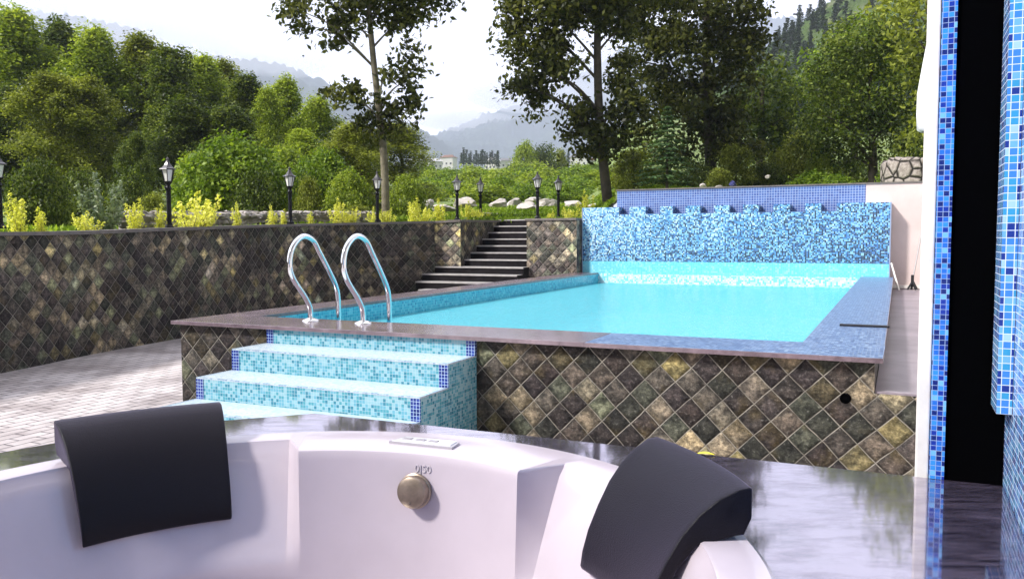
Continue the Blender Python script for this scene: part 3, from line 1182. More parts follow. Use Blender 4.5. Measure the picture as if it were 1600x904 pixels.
# embossed marking above the knob
def emb_text(body, size, parent, mat4, depth, mat, name):
    cu = bpy.data.curves.new(name + '_src', 'FONT')
    cu.body = body
    cu.size = size
    cu.extrude = depth
    cu.align_x = 'CENTER'
    t = bpy.data.objects.new('src', cu)
    COL.objects.link(t)
    bpy.context.view_layer.update()
    me = bpy.data.meshes.new_from_object(t.evaluated_get(bpy.context.evaluated_depsgraph_get()))
    bpy.data.objects.remove(t)
    me.materials.clear()
    me.materials.append(mat)
    o_ = bpy.data.objects.new(name, me)
    COL.objects.link(o_)
    o_.parent = parent
    o_.matrix_local = mat4
    return o_


ta, td = R(69.0), 0.052
tr_ = r_wall(69.0, td) - 0.0015
emb_text('0|50', 0.030, tub, Matrix.Translation((tr_ * math.cos(ta), tr_ * math.sin(ta), RIMT - td)) @ Matrix.Rotation(ta + math.pi / 2 + math.pi, 4, 'Z') @ Matrix.Rotation(R(90), 4, 'X'),
         0.0012, simple('emboss', (0.50, 0.46, 0.50), 0.35), 'dial_marking')


def pillow(a0, a1, prof_f, name, label, grp, tilt=0.0, narrow=0.0):
    """leather headrest hooked over the rim between azimuths a0..a1 (deg); profile in (r, z)"""
    ac = R((a0 + a1) / 2)
    o_ = Vector((TC.x + 0.95 * math.cos(ac), TC.y + 0.95 * math.sin(ac), DZ + RIMT))
    pr = [(0.97, 0.004), (0.995, 0.01), (1.012, 0.045), (1.012, 0.103), (1.010, 0.107), (0.985, 0.104), (0.945, 0.086), (0.905, 0.055), (0.868, 0.012), (0.836, -0.042),
          (0.808, -0.10), (0.792, -0.15), (0.786, -0.185), (0.79, -0.196), (0.80, -0.19), (0.825, -0.13), (0.86, -0.06), (0.90, -0.015)]
    if prof_f:
        pr = prof_f
    n = 22
    rows = []
    for i in range(n + 1):
        s = -1 + 2 * i / n
        row = []
        for (r_, z_) in pr:
            half = R(a1 - a0) / 2
            tt = max(0.0, min(1.0, (0.106 - z_) / 0.3)) if r_ < 0.985 else 0.0
            wfac = 1.0 - narrow * tt ** 0.6 * (1 - 0.25 * tt)
            e = 1.0 if abs(s) < 0.999 else 1.0
            ang_ = ac + s * half * wfac * (0.95 / max(r_, 0.75)) ** 0.9
            row.append((TC.x + r_ * math.cos(ang_) - o_.x, TC.y + r_ * math.sin(ang_) - o_.y, z_ + 0.002))
        rows.append(row)
    b = MB()
    b.grid(rows, True)
    # side caps
    for rr, fl in ((rows[0], False), (rows[-1], True)):
        c_ = sum((Vector(q) for q in rr), Vector()) / len(rr)
        for i in range(len(rr)):
            a_, d_ = rr[i], rr[(i + 1) % len(rr)]
        b.cap(rr, flip=fl)
    ob = b.build(name, LEATHER, world=Matrix.Translation(o_), smooth=False, bevel=0.0)
    me = ob.data
    bm = bmesh.new(); bm.from_mesh(me)
    ed = [e for e in bm.edges if len(e.link_faces) == 2 and e.calc_face_angle(0) > R(50)]
    bmesh.ops.bevel(bm, geom=ed, offset=0.004, segments=3, affect='EDGES', profile=0.5)
    bm.to_mesh(me); bm.free()
    me.polygons.foreach_set('use_smooth', [True] * len(me.polygons))
    me.set_sharp_from_angle(angle=R(40))
    tag(ob, label, 'headrest', grp)
    return ob


pillow(110.9, 138.2, None, 'headrest_pillow', 'black leather headrest on the tub rim at the left, facing the camera', 'black headrests hooked over the tub rim', narrow=0.17)
pillow(1.5, 28.5, None, 'headrest_pillow', 'black leather headrest on the right side of the tub rim, catching a purple sheen', 'black headrests hooked over the tub rim', narrow=0.22)

# fallen yellow leaf
lp = onz(1102, 711, DZ)
b = MB()
rows = []
for i in range(7):
    t = i / 6
    w = 0.009 * math.sin(math.pi * min(1, t * 1.02)) + 0.0006
    x = -0.026 + 0.052 * t
    zc = 0.002 + 0.004 * math.sin(t * math.pi)
    rows.append([(x, -w, zc + 0.002), (x, 0, zc), (x, w, zc + 0.003)])
b.grid(rows)
o = b.build('fallen_leaf', simple('yellow_leaf', (0.70, 0.62, 0.04), 0.5), world=Matrix.Translation(lp) @ Matrix.Rotation(R(-15), 4, 'Z'))
tag(o, 'small fallen yellow leaf on the deck edge behind the right headrest', 'leaf')

# ------------------------------------------------------------------ building at the right
post = empty('corner_post', mat=PM)
HT = 3.4
b = MB()
b.box(6.526, -3.495, 0.0, 6.557, -3.44, HT)
b.build('white_plaster', WHITEP, post, bevel=0.004)
b = MB()
b.box(6.558, -3.508, DZ + 0.001, 6.5936, -3.44, HT)
b.build('blue_mosaic', POSTMOS, post)
tag(post, 'narrow post with white plaster beside a strip of royal blue mosaic', 'post')
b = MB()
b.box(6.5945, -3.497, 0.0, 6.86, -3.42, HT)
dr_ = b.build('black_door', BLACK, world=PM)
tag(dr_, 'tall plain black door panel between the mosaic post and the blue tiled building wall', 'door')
tw = empty('tiled_building_wall', mat=PM)
b = MB()
b.box(6.727, -7.6, DZ + 0.002, 7.1, -3.50, HT)
b.build('tile_face', WALLMOS, tw)
b = MB()
b.box(6.694, -3.64, 1.19, 6.726, -3.512, HT)
b.build('tiled_ledge', WALLMOS, tw)
tag(tw, 'building wall covered in light and dark blue mosaic at the right edge of the photo', 'wall')
# roof slab above, out of frame: shades the corner as the building does
b = MB()
b.box(6.5, -7.6, HT + 0.003, 10.5, 0.5, HT + 0.25)
rf = b.build('roof_slab', WHITEP, world=PM)
tag(rf, 'roof slab over the right-hand building corner', 'roof')
b = MB()
b.box(7.2, -3.41, 0.0, 12.0, 11.40, 4.2)  # unseen mass, added to cut the sky light from the right
bb = b.build('unseen_building_mass', WHITEP, world=PM)
tag(bb, 'unseen white building mass along the passage, added to shade the pool step sides', 'building')

# closed parasol behind the plaster wall
pb = P(7.12, 11.9, 2.60)
par = empty('closed_parasol', pb)
b = MB(); b.tube([(0, 0, -0.1), (0, 0, 4.6)], 0.035, 10); b.build('pole', BLACKMETAL, par, smooth=True, auto=50)
b = MB()
rows = []
for z, r_ in ((0.95, 0.30), (1.0, 0.37), (1.3, 0.385), (1.7, 0.38), (2.2, 0.31), (2.8, 0.22), (3.6, 0.14), (4.5, 0.05)):
    rows.append([(r_ * (1 + 0.10 * math.cos(8 * t) * min(1, 1)) * math.cos(t), r_ * (1 + 0.10 * math.cos(8 * t)) * math.sin(t), z) for t in [2 * math.pi * i / 48 for i in range(48)]])
b.grid(rows, True)
b.build('canopy', simple('white_canvas', (0.78, 0.77, 0.80), 0.8, bump=0.2, bscale=9), par, smooth=True)
b = MB(); b.lathe([(0.10, 0), (0.10, 0.05), (0.05, 0.07), (0.05, 0.2), (0, 0.2)], n=16, c=(0, 0, 0.0)); b.build('base', BLACKMETAL, par)
tag(par, 'closed white canvas parasol on a black pole behind the pink wall', 'parasol')

# ------------------------------------------------------------------ terrain
def smooth(t):
    t = max(0.0, min(1.0, t))
    return t * t * (3 - 2 * t)


DZT = [(0, 1.60), (12, 1.66), (20, 1.92), (30, 2.55), (45, 3.5), (80, 5.9), (150, 11.2), (300, 24), (450, 35.5), (700, 54), (1200, 92)]
RZT = [(0, 0.5), (20, 0.62), (30, 0.85), (60, 2.5), (100, 6), (200, 14), (1200, 30)]


def interp(tab, x):
    for i in range(len(tab) - 1):
        if x <= tab[i + 1][0]:
            t = (x - tab[i][0]) / (tab[i + 1][0] - tab[i][0])
            return tab[i][1] + t * (tab[i + 1][1] - tab[i][1])
    return tab[-1][1]


def ground_z(x, y):
    D = max(y, 0.1)
    px = 800 + FPX * x / D
    z = interp(DZT, D)
    z += interp(RZT, D) * smooth((px - 905) / 80)
    z += 0.05 * math.sin(x * 0.9) * math.cos(y * 0.7) + 0.08 * math.sin(x * 0.31 + 1) * min(1, D / 40)
    return z


start = [(-40, 1.5, 1.55), (-20, 1.8, 1.55), (-8.75, 2.0, 1.55)]
for p in wall_pts[1:]:
    pass
for i, p in enumerate(wall_pts):
    if i % 4 == 0 and i > 0:
        start.append((p.x - 0.12, p.y + 0.10, p.z - 0.07))
start.append((*P(-3.0, 10.70).xy, 1.90))
start.append((*P(-2.65, 10.9).xy, 1.91))
start.append((*P(-2.65, 12.9).xy, 1.93))
start.append((*P(-2.5, 13.35).xy, 2.0))
start.append((*P(-0.95, 13.35).xy, 2.0))
start.append((*P(-0.8, 11.0).xy, 1.93))
start.append((*P(0.22, 11.2).xy, 1.93))
start.append((*P(0.6, 11.4).xy, 2.05))
start.append((*P(1.0, 11.6).xy, 2.50))
start.append((*P(5.9, 11.6).xy, 2.55))
start.append((*P(9.5, 11.6).xy, 2.55))
start.append((60, 9, 2.6))
sx = []
for i in range(len(start) - 1):
    a_, c_ = Vector(start[i]), Vector(start[i + 1])
    k_ = max(1, int((c_ - a_).xy.length / 0.7)) if (c_ - a_).xy.length < 12 else 10
    for j in range(k_):
        sx.append(a_.lerp(c_, j / k_))
sx.append(Vector(start[-1]))
facs = [0.0, 0.006, 0.015, 0.03, 0.05, 0.08, 0.12, 0.18, 0.26, 0.36, 0.5, 0.7, 1.0]
rows = []
for j, p in enumerate(sx):
    px = -1 + 2 * j / (len(sx) - 1)
    azp = p.x / max(p.y, 1)
    far = Vector((max(-2.2, min(2.2, azp)) * 900, 900))
    row = []
    for fc in facs:
        q = p.xy.lerp(far, fc)
        z = ground_z(q.x, q.y)
        if fc < 0.01:
            z = p.z if fc == 0 else p.z * 0.5 + z * 0.5
        row.append((q.x, q.y, z))
    rows.append(row)
b = MB()
b.grid(rows)
terr = b.build('garden_ground', GRASSM, smooth=True)
tag(terr, kind='structure')


def bvh_z(x, y):
    return ground_z(x, y)


# far hillside on the right and mountains
def ridge(name, prof, D, mat, base_y, depth, seed, rough, label=None, cols=260, rowsn=30, jag=1.0):
    """terrain whose crest follows prof = [(px, py)] at distance D, falling towards the viewer to base_y over depth metres"""
    rng = np.random.RandomState(seed)
    ph = rng.rand(6, 3) * 6.28
    b_ = MB()
    rws = []
    x0, x1 = prof[0][0], prof[-1][0]
    for i in range(rowsn):
        t = i / (rowsn - 1)
        row = []
        for j in range(cols):
            px = x0 + (x1 - x0) * j / (cols - 1)
            py = interp(prof, px)
            top = at(px, py, D)
            bot = at(px, base_y, D - depth)
            q = bot.lerp(top, t)
            q.z = bot.z + (top.z - bot.z) * (t ** 1.15)
            amp = rough * math.sin(math.pi * min(1, t * 1.0)) + rough * 0.12
            h = 0
            for o_ in range(6):
                f_ = 2 ** o_ / (depth * 1.2)
                h += math.sin(q.x * f_ * 6.28 + ph[o_, 0] + 2 * math.sin(q.y * f_ * 4 + ph[o_, 1])) / (1.7 ** o_)
            q.z += amp * h * 0.4
            q.z += rough * 0.10 * rng.uniform(-1, 1) * (0.3 + t)
            row.append(q)
        rws.append(row)
    # back slope
    row = [Vector((q.x * 1.25, q.y + depth * 0.5, q.z * 0.3)) for q in rws[-1]]
    rws.append(row)
    b_.grid(rws)
    o_ = b_.build(name, mat, smooth=True)
    tag(o_, kind='structure')
    return o_, rws


ridge('mountain', [(-500, 60), (-200, 20), (0, 12), (100, 20), (190, 38), (222, 46), (262, 84), (330, 88), (410, 94), (460, 106), (512, 128), (560, 158), (640, 196), (686, 222), (720, 244), (760, 266)],
      3000, MOUNTM, 300, 1700, 3, 70)
ridge('mountain', [(560, 262), (640, 232), (690, 205), (760, 175), (830, 158), (900, 120), (1000, 60), (1100, 30), (1500, 20)],
      4300, MOUNTM, 285, 2300, 8, 95)
hill_o, hill_rows = ridge('hillside', [(1000, 200), (1100, 135), (1185, 84), (1215, 62), (1250, 38), (1290, 6), (1330, -20), (1400, -60), (1700, -160), (2100, -200)],
      330, HILLM, 262, 250, 5, 7)

MISTM = bpy.data.materials.new('mist_volume')
MISTM.use_nodes = True
_t = MISTM.node_tree
_t.nodes.clear()
_o = _t.nodes.new('ShaderNodeOutputMaterial')
_v = _t.nodes.new('ShaderNodeVolumePrincipled')
_v.inputs['Color'].default_value = (0.97, 0.97, 1.0, 1)
_v.inputs['Density'].default_value = 0.0035
_t.links.new(_v.outputs[0], _o.inputs['Volume'])
bm = bmesh.new()
for (px, py, D, rx, rz) in ((230, 56, 2500, 300, 40), (110, 36, 2450, 300, 45), (400, 100, 2600, 260, 28), (860, 150, 3700, 380, 70), (730, 190, 3800, 240, 40), (940, 110, 3700, 300, 80)):
    c_ = at(px, py, D)
    bmesh.ops.create_icosphere(bm, subdivisions=3, radius=1, matrix=Matrix.Translation(c_) @ Matrix.Diagonal((rx, rx * 0.8, rz, 1)))
me = bpy.data.meshes.new('mist_bank')
bm.to_mesh(me)
bm.free()
me.materials.append(MISTM)
o = bpy.data.objects.new('mist_bank', me)
COL.objects.link(o)
tag(o, 'white mist hanging over the mountain tops', 'mist', kind='stuff')

# ------------------------------------------------------------------ vegetation
def leaves_mesh(name, cen, nor, size, mat, rs, aspect=0.55, fold=0.0):
    """cen (N,3), nor (N,3): diamond leaves"""
    N = len(cen)
    nor = nor / (np.linalg.norm(nor, axis=1, keepdims=True) + 1e-9)
    t = rs.normal(size=(N, 3))
    t -= (t * nor).sum(1, keepdims=True) * nor
    t /= np.linalg.norm(t, axis=1, keepdims=True) + 1e-9
    s = np.cross(nor, t)
    sz = (size * rs.uniform(0.7, 1.25, (N, 1))) * 0.5
    a = cen - t * sz
    c = cen + t * sz
    bb = cen + s * sz * aspect - t * sz * 0.15 + nor * sz * 0.18
    d = cen - s * sz * aspect - t * sz * 0.15 + nor * sz * 0.18
    V_ = np.stack([a, bb, c, d], 1).reshape(-1, 3).astype(np.float32)
    me = bpy.data.meshes.new(name)
    me.vertices.add(4 * N)
    me.vertices.foreach_set('co', V_.ravel())
    me.loops.add(4 * N)
    me.loops.foreach_set('vertex_index', np.arange(4 * N, dtype=np.int32))
    me.polygons.add(N)
    me.polygons.foreach_set('loop_start', np.arange(0, 4 * N, 4, dtype=np.int32))
    me.polygons.foreach_set('loop_total', np.full(N, 4, dtype=np.int32))
    me.materials.append(mat)
    me.update(calc_edges=True)
    return me


def clumps(lobes, rs, leaf_per, rc, flat=0.6, shell=0.55, upb=0.6):
    """lobes: (x,y,z,rx,ry,rz,n) -> leaf centres and normals"""
    C, Nn, cc = [], [], []
    for (x, y, z, rx, ry, rz, n) in lobes:
        d = rs.normal(size=(n, 3))
        d /= np.linalg.norm(d, axis=1, keepdims=True)
        r = rs.uniform(shell ** 3, 1, (n, 1)) ** (1 / 3)
        c = d * r * np.array([rx, ry, rz]) + np.array([x, y, z])
        for i in range(n):
            k = max(3, int(leaf_per * rs.uniform(0.6, 1.4)))
            rr = rc * rs.uniform(0.7, 1.35)
            p = rs.normal(size=(k, 3)) * np.array([rr, rr, rr * flat]) * 0.6 + c[i]
            p[:, 2] -= 0.25 * (np.linalg.norm(p[:, :2] - c[i, :2], axis=1) ** 1.2)
            nn = rs.normal(size=(k, 3)) * 0.75 + d[i] * 0.55 + np.array([0, 0, upb])
            C.append(p)
            Nn.append(nn)
        cc.append(c)
    return np.concatenate(C), np.concatenate(Nn), np.concatenate(cc)


def add_obj(name, me, parent):
    o_ = bpy.data.objects.new(name, me)
    COL.objects.link(o_)
    o_.parent = parent
    return o_


def make_tree(name, base, trunk, r0, lobes, leafsize, lmat, label, cat='tree', group=None, leaf_per=40, rc=0.5, seed=1, bark=None, limbs=10, shell=0.5, upb=0.6, flat=0.6, r1=0.25):
    """trunk: list of points relative to base; lobes relative to base"""
    rs = np.random.RandomState(seed)
    rt = empty(name, base)
    C, Nn, cc = clumps(lobes, rs, leaf_per, rc, flat, shell, upb)
    add_obj('crown', leaves_mesh(name + '_crown', C, Nn, leafsize, lmat, rs), rt)
    b_ = MB()
    tp = spline(trunk, 5)
    n = len(tp)
    b_.tube(tp, [r0 * (1.25 if i == 0 else 1) * (1 - (1 - r1) * i / (n - 1)) for i in range(n)], 9)
    idx = rs.permutation(len(cc))[:limbs]
    zt_ = [p.z for p in tp]
    for i in idx:
        c = Vector(cc[i])
        horiz = (c.xy - tp[-1].xy).length
        zs = c.z - 0.55 * horiz - 0.2
        k = min(range(n), key=lambda q: abs(zt_[q] - zs))
        k = max(k, int(n * 0.25))
        s_ = tp[k]
        mid = s_.lerp(c, 0.5) + Vector((0, 0, 0.12 * (c - s_).length))
        rr = r0 * (1 - (1 - r1) * k / (n - 1)) * 0.42
        b_.tube(spline([s_, mid, c], 4), [rr * (1 - 0.85 * q / 8) for q in range(9)], 5)
    b_.build('trunk', bark or BARK, rt, smooth=True)
    tag(rt, label, cat, group)
    return rt


def lobes_px(lst, D, base, dens, depth=1.0, dy=None):
    """lobes given as (px,py,rx_px,rz_px[,ddepth]) at distance D"""
    out = []
    for l in lst:
        px, py, rx, rz = l[:4]
        dd = l[4] if len(l) > 4 else 0
        c = at(px, py, D + dd) - Vector(base)
        s = (D + dd) / FPX
        X, Z = rx * s, rz * s
        n = max(2, int(dens * X * Z * (1.2 + 0.5 * min(X, Z))))
        out.append((c.x, c.y, c.z, X, min(X, 2.6) * depth, Z, n))
    return out


def tree_px(name, label, trunkpx, D, lobes, lmat, leafsize, dens, r0, seed, cat='tree', group=None, depth=1.0, **kw):
    b0 = at(trunkpx[0][0], trunkpx[0][1], D)
    tr = [at(x, y, D) - b0 for x, y in trunkpx]
    tr[0] = Vector((0, 0, -0.3))
    return make_tree(name, b0, tr, r0, lobes_px(lobes, D, b0, dens, depth), leafsize, lmat, label, cat, group, seed=seed, **kw)


# tall tree left of the stairs (sparse, big leaves)
tree_px('tall_tree', 'tall slim tree behind the lamps, bare pale trunk between two sparse leaf tiers',
        [(603, 336), (600, 250), (592, 170), (583, 90), (577, 20), (574, -60), (572, -150)], 20.5,
        [(500, 10, 60, 30), (470, 45, 28, 10), (545, 30, 45, 28), (600, 5, 55, 40), (650, 20, 40, 28), (690, 0, 34, 14), (560, -60, 120, 55), (640, -50, 90, 50), (523, 62, 20, 9),
         (620, 122, 34, 26), (650, 100, 16, 18), (545, 150, 34, 12), (600, 160, 50, 16), (640, 155, 34, 12), (562, 136, 18, 10), (525, 140, 14, 6), (560, 185, 44, 14), (620, 185, 40, 12), (634, 72, 10, 10), (575, 212, 34, 10), (615, 208, 26, 10)],
        L_DARK, 0.16, 26, 0.105, 11, leaf_per=46, rc=0.27, bark=BARKL, limbs=26, shell=0.1, upb=0.3, flat=0.7, r1=0.4, depth=0.8)
# tree beside the pool end wall
tree_px('leaning_tree', 'tall dark-leaved tree with a brown trunk rising just left of the blue wall',
        [(952, 318), (944, 265), (937, 190), (934, 110), (934, 40), (940, -60), (940, -160)], 23,
        [(850, 20, 60, 45), (820, 60, 40, 40), (860, 90, 50, 40), (830, 130, 36, 34), (835, 165, 16, 18), (900, 10, 50, 40), (960, 20, 50, 50), (880, -60, 110, 60), (990, -50, 90, 50),
         (905, 165, 30, 18), (900, 205, 26, 16), (925, 195, 30, 34), (955, 215, 40, 34), (920, 235, 24, 14), (985, 185, 36, 40), (800, 20, 26, 20), (975, 110, 24, 50)],
        L_DARK, 0.17, 22, 0.15, 22, leaf_per=62, rc=0.33, limbs=26, shell=0.15, upb=0.35, flat=0.7, r1=0.45, depth=0.9)
# big dense dark tree
tree_px('dense_dark_tree', 'large dense dark tree right of centre, filling the sky above the blue wall',
        [(1112, 300), (1110, 240), (1106, 160), (1104, 80), (1104, 0), (1100, -100)], 27,
        [(1060, 20, 80, 60), (1130, 20, 60, 60), (1020, 90, 60, 50), (1090, 100, 70, 50), (1150, 70, 40, 50), (1000, 150, 46, 30), (1070, 170, 70, 40), (1130, 150, 50, 50), (1100, 220, 60, 36),
         (1170, 40, 26, 40), (1180, 20, 18, 26), (1080, -60, 120, 60), (990, 20, 40, 50), (1040, 235, 40, 26), (1150, 235, 40, 34)],
        L_DARK, 0.18, 10.5, 0.22, 33, leaf_per=80, rc=0.42, limbs=24, shell=0.25, upb=0.4, depth=1.1)
tree_px('leafy_tree', 'dark green tree between the dense dark tree and the round fruit tree',
        [(1190, 296), (1188, 240), (1190, 180), (1192, 120)], 31,
        [(1190, 150, 50, 44), (1210, 120, 32, 30), (1180, 210, 54, 40), (1225, 190, 34, 44), (1200, 250, 50, 24), (1160, 180, 26, 44)],
        L_DEEP, 0.19, 16, 0.2, 44, leaf_per=38, rc=0.5, limbs=12)
tree_px('round_fruit_tree', 'broad round green tree with a dark trunk left of the white post',
        [(1364, 292), (1364, 250), (1362, 200), (1358, 140)], 24.5,
        [(1340, 130, 80, 70), (1300, 190, 46, 50), (1380, 120, 60, 80), (1330, 80, 60, 46), (1350, 210, 70, 36), (1410, 180, 40, 60), (1300, 120, 36, 44), (1375, 60, 44, 40), (1320, 235, 50, 18)],
        L_DEEP, 0.115, 22, 0.16, 55, leaf_per=60, rc=0.40, limbs=14, shell=0.6)
tree_px('bright_tree', 'light yellow-green tree rising behind the round fruit tree',
        [(1335, 285), (1335, 180), (1335, 80)], 31,
        [(1320, 90, 50, 40), (1345, 55, 36, 26), (1370, 90, 50, 40), (1300, 130, 44, 36), (1290, 170, 30, 30), (1285, 210, 28, 40)],
        L_BRIGHT, 0.17, 18, 0.16, 66, leaf_per=40, rc=0.45, limbs=8)
tree_px('overhanging_tree', 'olive-leaved tree hanging into the top right beside the white parasol',
        [(1452, 285), (1455, 150), (1452, 20), (1450, -60)], 21,
        [(1430, 30, 44, 44), (1420, 80, 30, 30), (1450, 120, 30, 60), (1400, 10, 34, 26), (1440, -40, 70, 40), (1445, 200, 26, 36)],
        L_OLIVE, 0.14, 22, 0.14, 77, leaf_per=36, rc=0.4, limbs=10)

# left forest: prototypes of whole trees, varied per copy
def proto_tree(name, H, Wd, lmat, seed, label, conical=0.0, leafsize=0.2, dens=1.0, bark=None, group='woodland trees behind the left wall', low=0.12):
    rs = np.random.RandomState(seed)
    lb = []
    n = 17
    for i in range(n):
        t = low + (1 - low) * (i + 0.5) / n
        w = Wd * (0.42 + 0.75 * math.sin(math.pi * min(1, t * 0.85 + 0.1))) * (1 - conical * t)
        a_ = rs.uniform(0, 6.28)
        off = w * rs.uniform(0.1, 0.6)
        r_ = w * rs.uniform(0.38, 0.62)
        lb.append((off * math.cos(a_), off * math.sin(a_), H * t * 0.97, r_, r_, H * 0.085, int(15 * dens)))
    lb.append((0, 0, H * 0.9, Wd * 0.25, Wd * 0.25, H * 0.12, int(18 * dens)))
    for i in range(11):
        a_ = rs.uniform(0, 6.28)
        q = rs.uniform(0.05, 0.85)
        lb.append((Wd * q * math.cos(a_), Wd * q * math.sin(a_), H * (0.97 - 0.32 * q - 0.25 * conical * q) * rs.uniform(0.9, 1.06), Wd * 0.11, Wd * 0.11, H * 0.09, int(7 * dens)))
    return make_tree(name, (0, 0, 0), [(0, 0, -0.5), (rs.uniform(-.2, .2), 0, H * 0.4), (rs.uniform(-.3, .3), 0, H * 0.7), (0, 0, H * 0.95)], 0.16, lb, leafsize, lmat, label, 'tree', group,
                     leaf_per=88, rc=0.46, seed=seed, bark=bark or BARK, limbs=16, shell=0.5, upb=0.9, r1=0.2, flat=0.85)


FG = 'woodland trees behind the left wall'
forest_specs = [
    # px, top py, D, proto, width factor, label
    (-60, 40, 38, 0, 1.0, 'mid-green broadleaf tree cut by the left edge of the photo'),
    (18, 12, 42, 0, 1.2, 'highest bright green tree, at the top left corner of the photo'),
    (92, 28, 45, 1, 1.1, 'tall tree second from the left in the back row of the wood'),
    (150, 42, 40, 0, 1.0, 'tall bright tree in the back row of the wood, above the silver shrub'),
    (222, 52, 42, 3, 1.1, 'tall leafy tree in the back row above the nearest lamp'),
    (268, 70, 38, 1, 0.9, 'narrow dark-topped tree just right of the nearest lamp, back row'),
    (318, 86, 42, 0, 1.0, 'tree with a rounded top above the large round bush'),
    (352, 92, 46, 3, 0.9, 'olive tree standing behind the left part of the large round bush'),
    (385, 112, 38, 1, 0.9, 'dark tree standing behind the middle of the large round bush'),
    (445, 116, 40, 2, 0.85, 'pointed light green tree left of the tall slim tree'),
    (418, 135, 36, 2, 0.7, 'smaller pointed tree directly left of the light pointed one'),
    (495, 150, 38, 0, 0.85, 'mid-green tree at the right end of the wood'),
    (75, 112, 30, 4, 0.9, 'olive front tree with thin pale stems, above the leftmost golden shrub'),
    (135, 118, 31, 4, 0.8, 'olive front tree of the wood, above the small golden shrub'),
    (212, 205, 26, 1, 0.45, 'young dark tree just left of the nearest lamp'),
    (10, 130, 32, 1, 1.0, 'dark tree behind the lamp at the left edge'),
    (285, 150, 33, 1, 1.0, 'dark shaded tree between the nearest lamp and the large round bush'),
    (360, 165, 33, 1, 0.9, 'dark shaded tree rising just over the large round bush'),
    (470, 200, 31, 0, 0.8, 'low green tree behind the second lamp'),
    (540, 205, 30, 4, 0.8, 'low olive tree left of the pale trunk of the slim tree'),
    (560, 190, 27, 4, 0.75, 'round olive tree close behind the pale trunk of the slim tree'),
    (625, 192, 34, 4, 1.05, 'round olive tree right of the slim tree, at the end of the wood'),
]
protos = [
    proto_tree('broadleaf_tree', 10, 2.7, L_MID, 101, '', leafsize=0.21, conical=0.3),
    proto_tree('broadleaf_tree', 10, 2.6, L_DEEP, 102, '', leafsize=0.20, conical=0.4),
    proto_tree('pointed_tree', 10, 2.3, L_MID, 103, '', leafsize=0.2, conical=0.75),
    proto_tree('broadleaf_tree', 10, 2.8, L_OLIVE, 104, '', leafsize=0.20, conical=0.35),
    proto_tree('slender_tree', 10, 2.9, L_OLIVE, 105, '', leafsize=0.18, bark=BARKL, conical=0.15, low=0.02, dens=1.1),
]
used = set()
for (px, py, D, k_, wf, lab) in forest_specs:
    top = at(px, py, D)
    gz = ground_z(top.x, top.y)
    H = top.z - gz
    if k_ in used:
        t_ = copy_tree(protos[k_])
    else:
        t_ = protos[k_]
        used.add(k_)
    t_.location = (top.x, top.y, gz)
    s = H / 10.4
    ws = wf * (0.55 * s + 0.45)
    t_.scale = (ws, ws, s)
    t_.rotation_euler = (0, 0, random.uniform(0, 6.28))
    tag(t_, lab, 'tree', FG)

# bushes
def proto_bush(name, W_, H, lmat, seed, leafsize=0.13, n=90, lp=38, rc=0.3):
    rs = np.random.RandomState(seed)
    lb = [(0, 0, H * 0.45, W_, W_, H * 0.52, n), (W_ * 0.4, 0.1, H * 0.3, W_ * 0.7, W_ * 0.7, H * 0.35, n // 3), (-W_ * 0.45, -0.1, H * 0.3, W_ * 0.65, W_ * 0.7, H * 0.38, n // 3),
          (W_ * 0.15, 0, H * 0.8, W_ * 0.4, W_ * 0.4, H * 0.22, n // 5), (-W_ * 0.3, 0, H * 0.75, W_ * 0.3, W_ * 0.3, H * 0.25, n // 6)]
    return make_tree(name, (0, 0, 0), [(0, 0, -0.2), (0.05, 0, H * 0.3), (0, 0, H * 0.6)], 0.06, lb, leafsize, lmat, '', 'bush', None, leaf_per=lp, rc=rc, seed=seed, limbs=12, shell=0.6, upb=0.7)


bushes = [proto_bush('round_bush', 1.5, 2.2, L_BRIGHT, 201, 0.13, 170, 52), proto_bush('leafy_bush', 1.2, 2.0, L_MID, 202, 0.13, 110), proto_bush('scrub_bush', 1.6, 2.2, L_BRIGHT, 203, 0.24, 60, 30, 0.45),
          proto_bush('scrub_bush', 1.5, 2.0, L_MID, 204, 0.24, 60, 30, 0.45), proto_bush('dark_bush', 1.3, 2.0, L_DEEP, 205, 0.13, 100), proto_bush('olive_bush', 1.2, 2.2, L_OLIVE, 206, 0.14, 80)]
bused = set()


def put_bush(k_, px, top_y, D, wpx, label, group=None, by=None):
    top = at(px, top_y, D)
    gz = ground_z(top.x, top.y) - 0.05
    H = max(0.3, top.z - gz)
    o_ = bushes[k_] if k_ not in bused else copy_tree(bushes[k_])
    bused.add(k_)
    h0 = (2.2, 2.0, 2.2, 2.0, 2.0, 2.2)[k_]
    w0 = (1.5, 1.2, 1.6, 1.5, 1.3, 1.2)[k_]
    w_ = wpx * 0.5 * D / FPX / w0
    o_.location = (top.x, top.y, gz)
    o_.scale = (w_, w_, H / h0)
    o_.rotation_euler = (0, 0, random.uniform(0, 6.28))
    tag(o_, label, 'bush', group)
    return o_


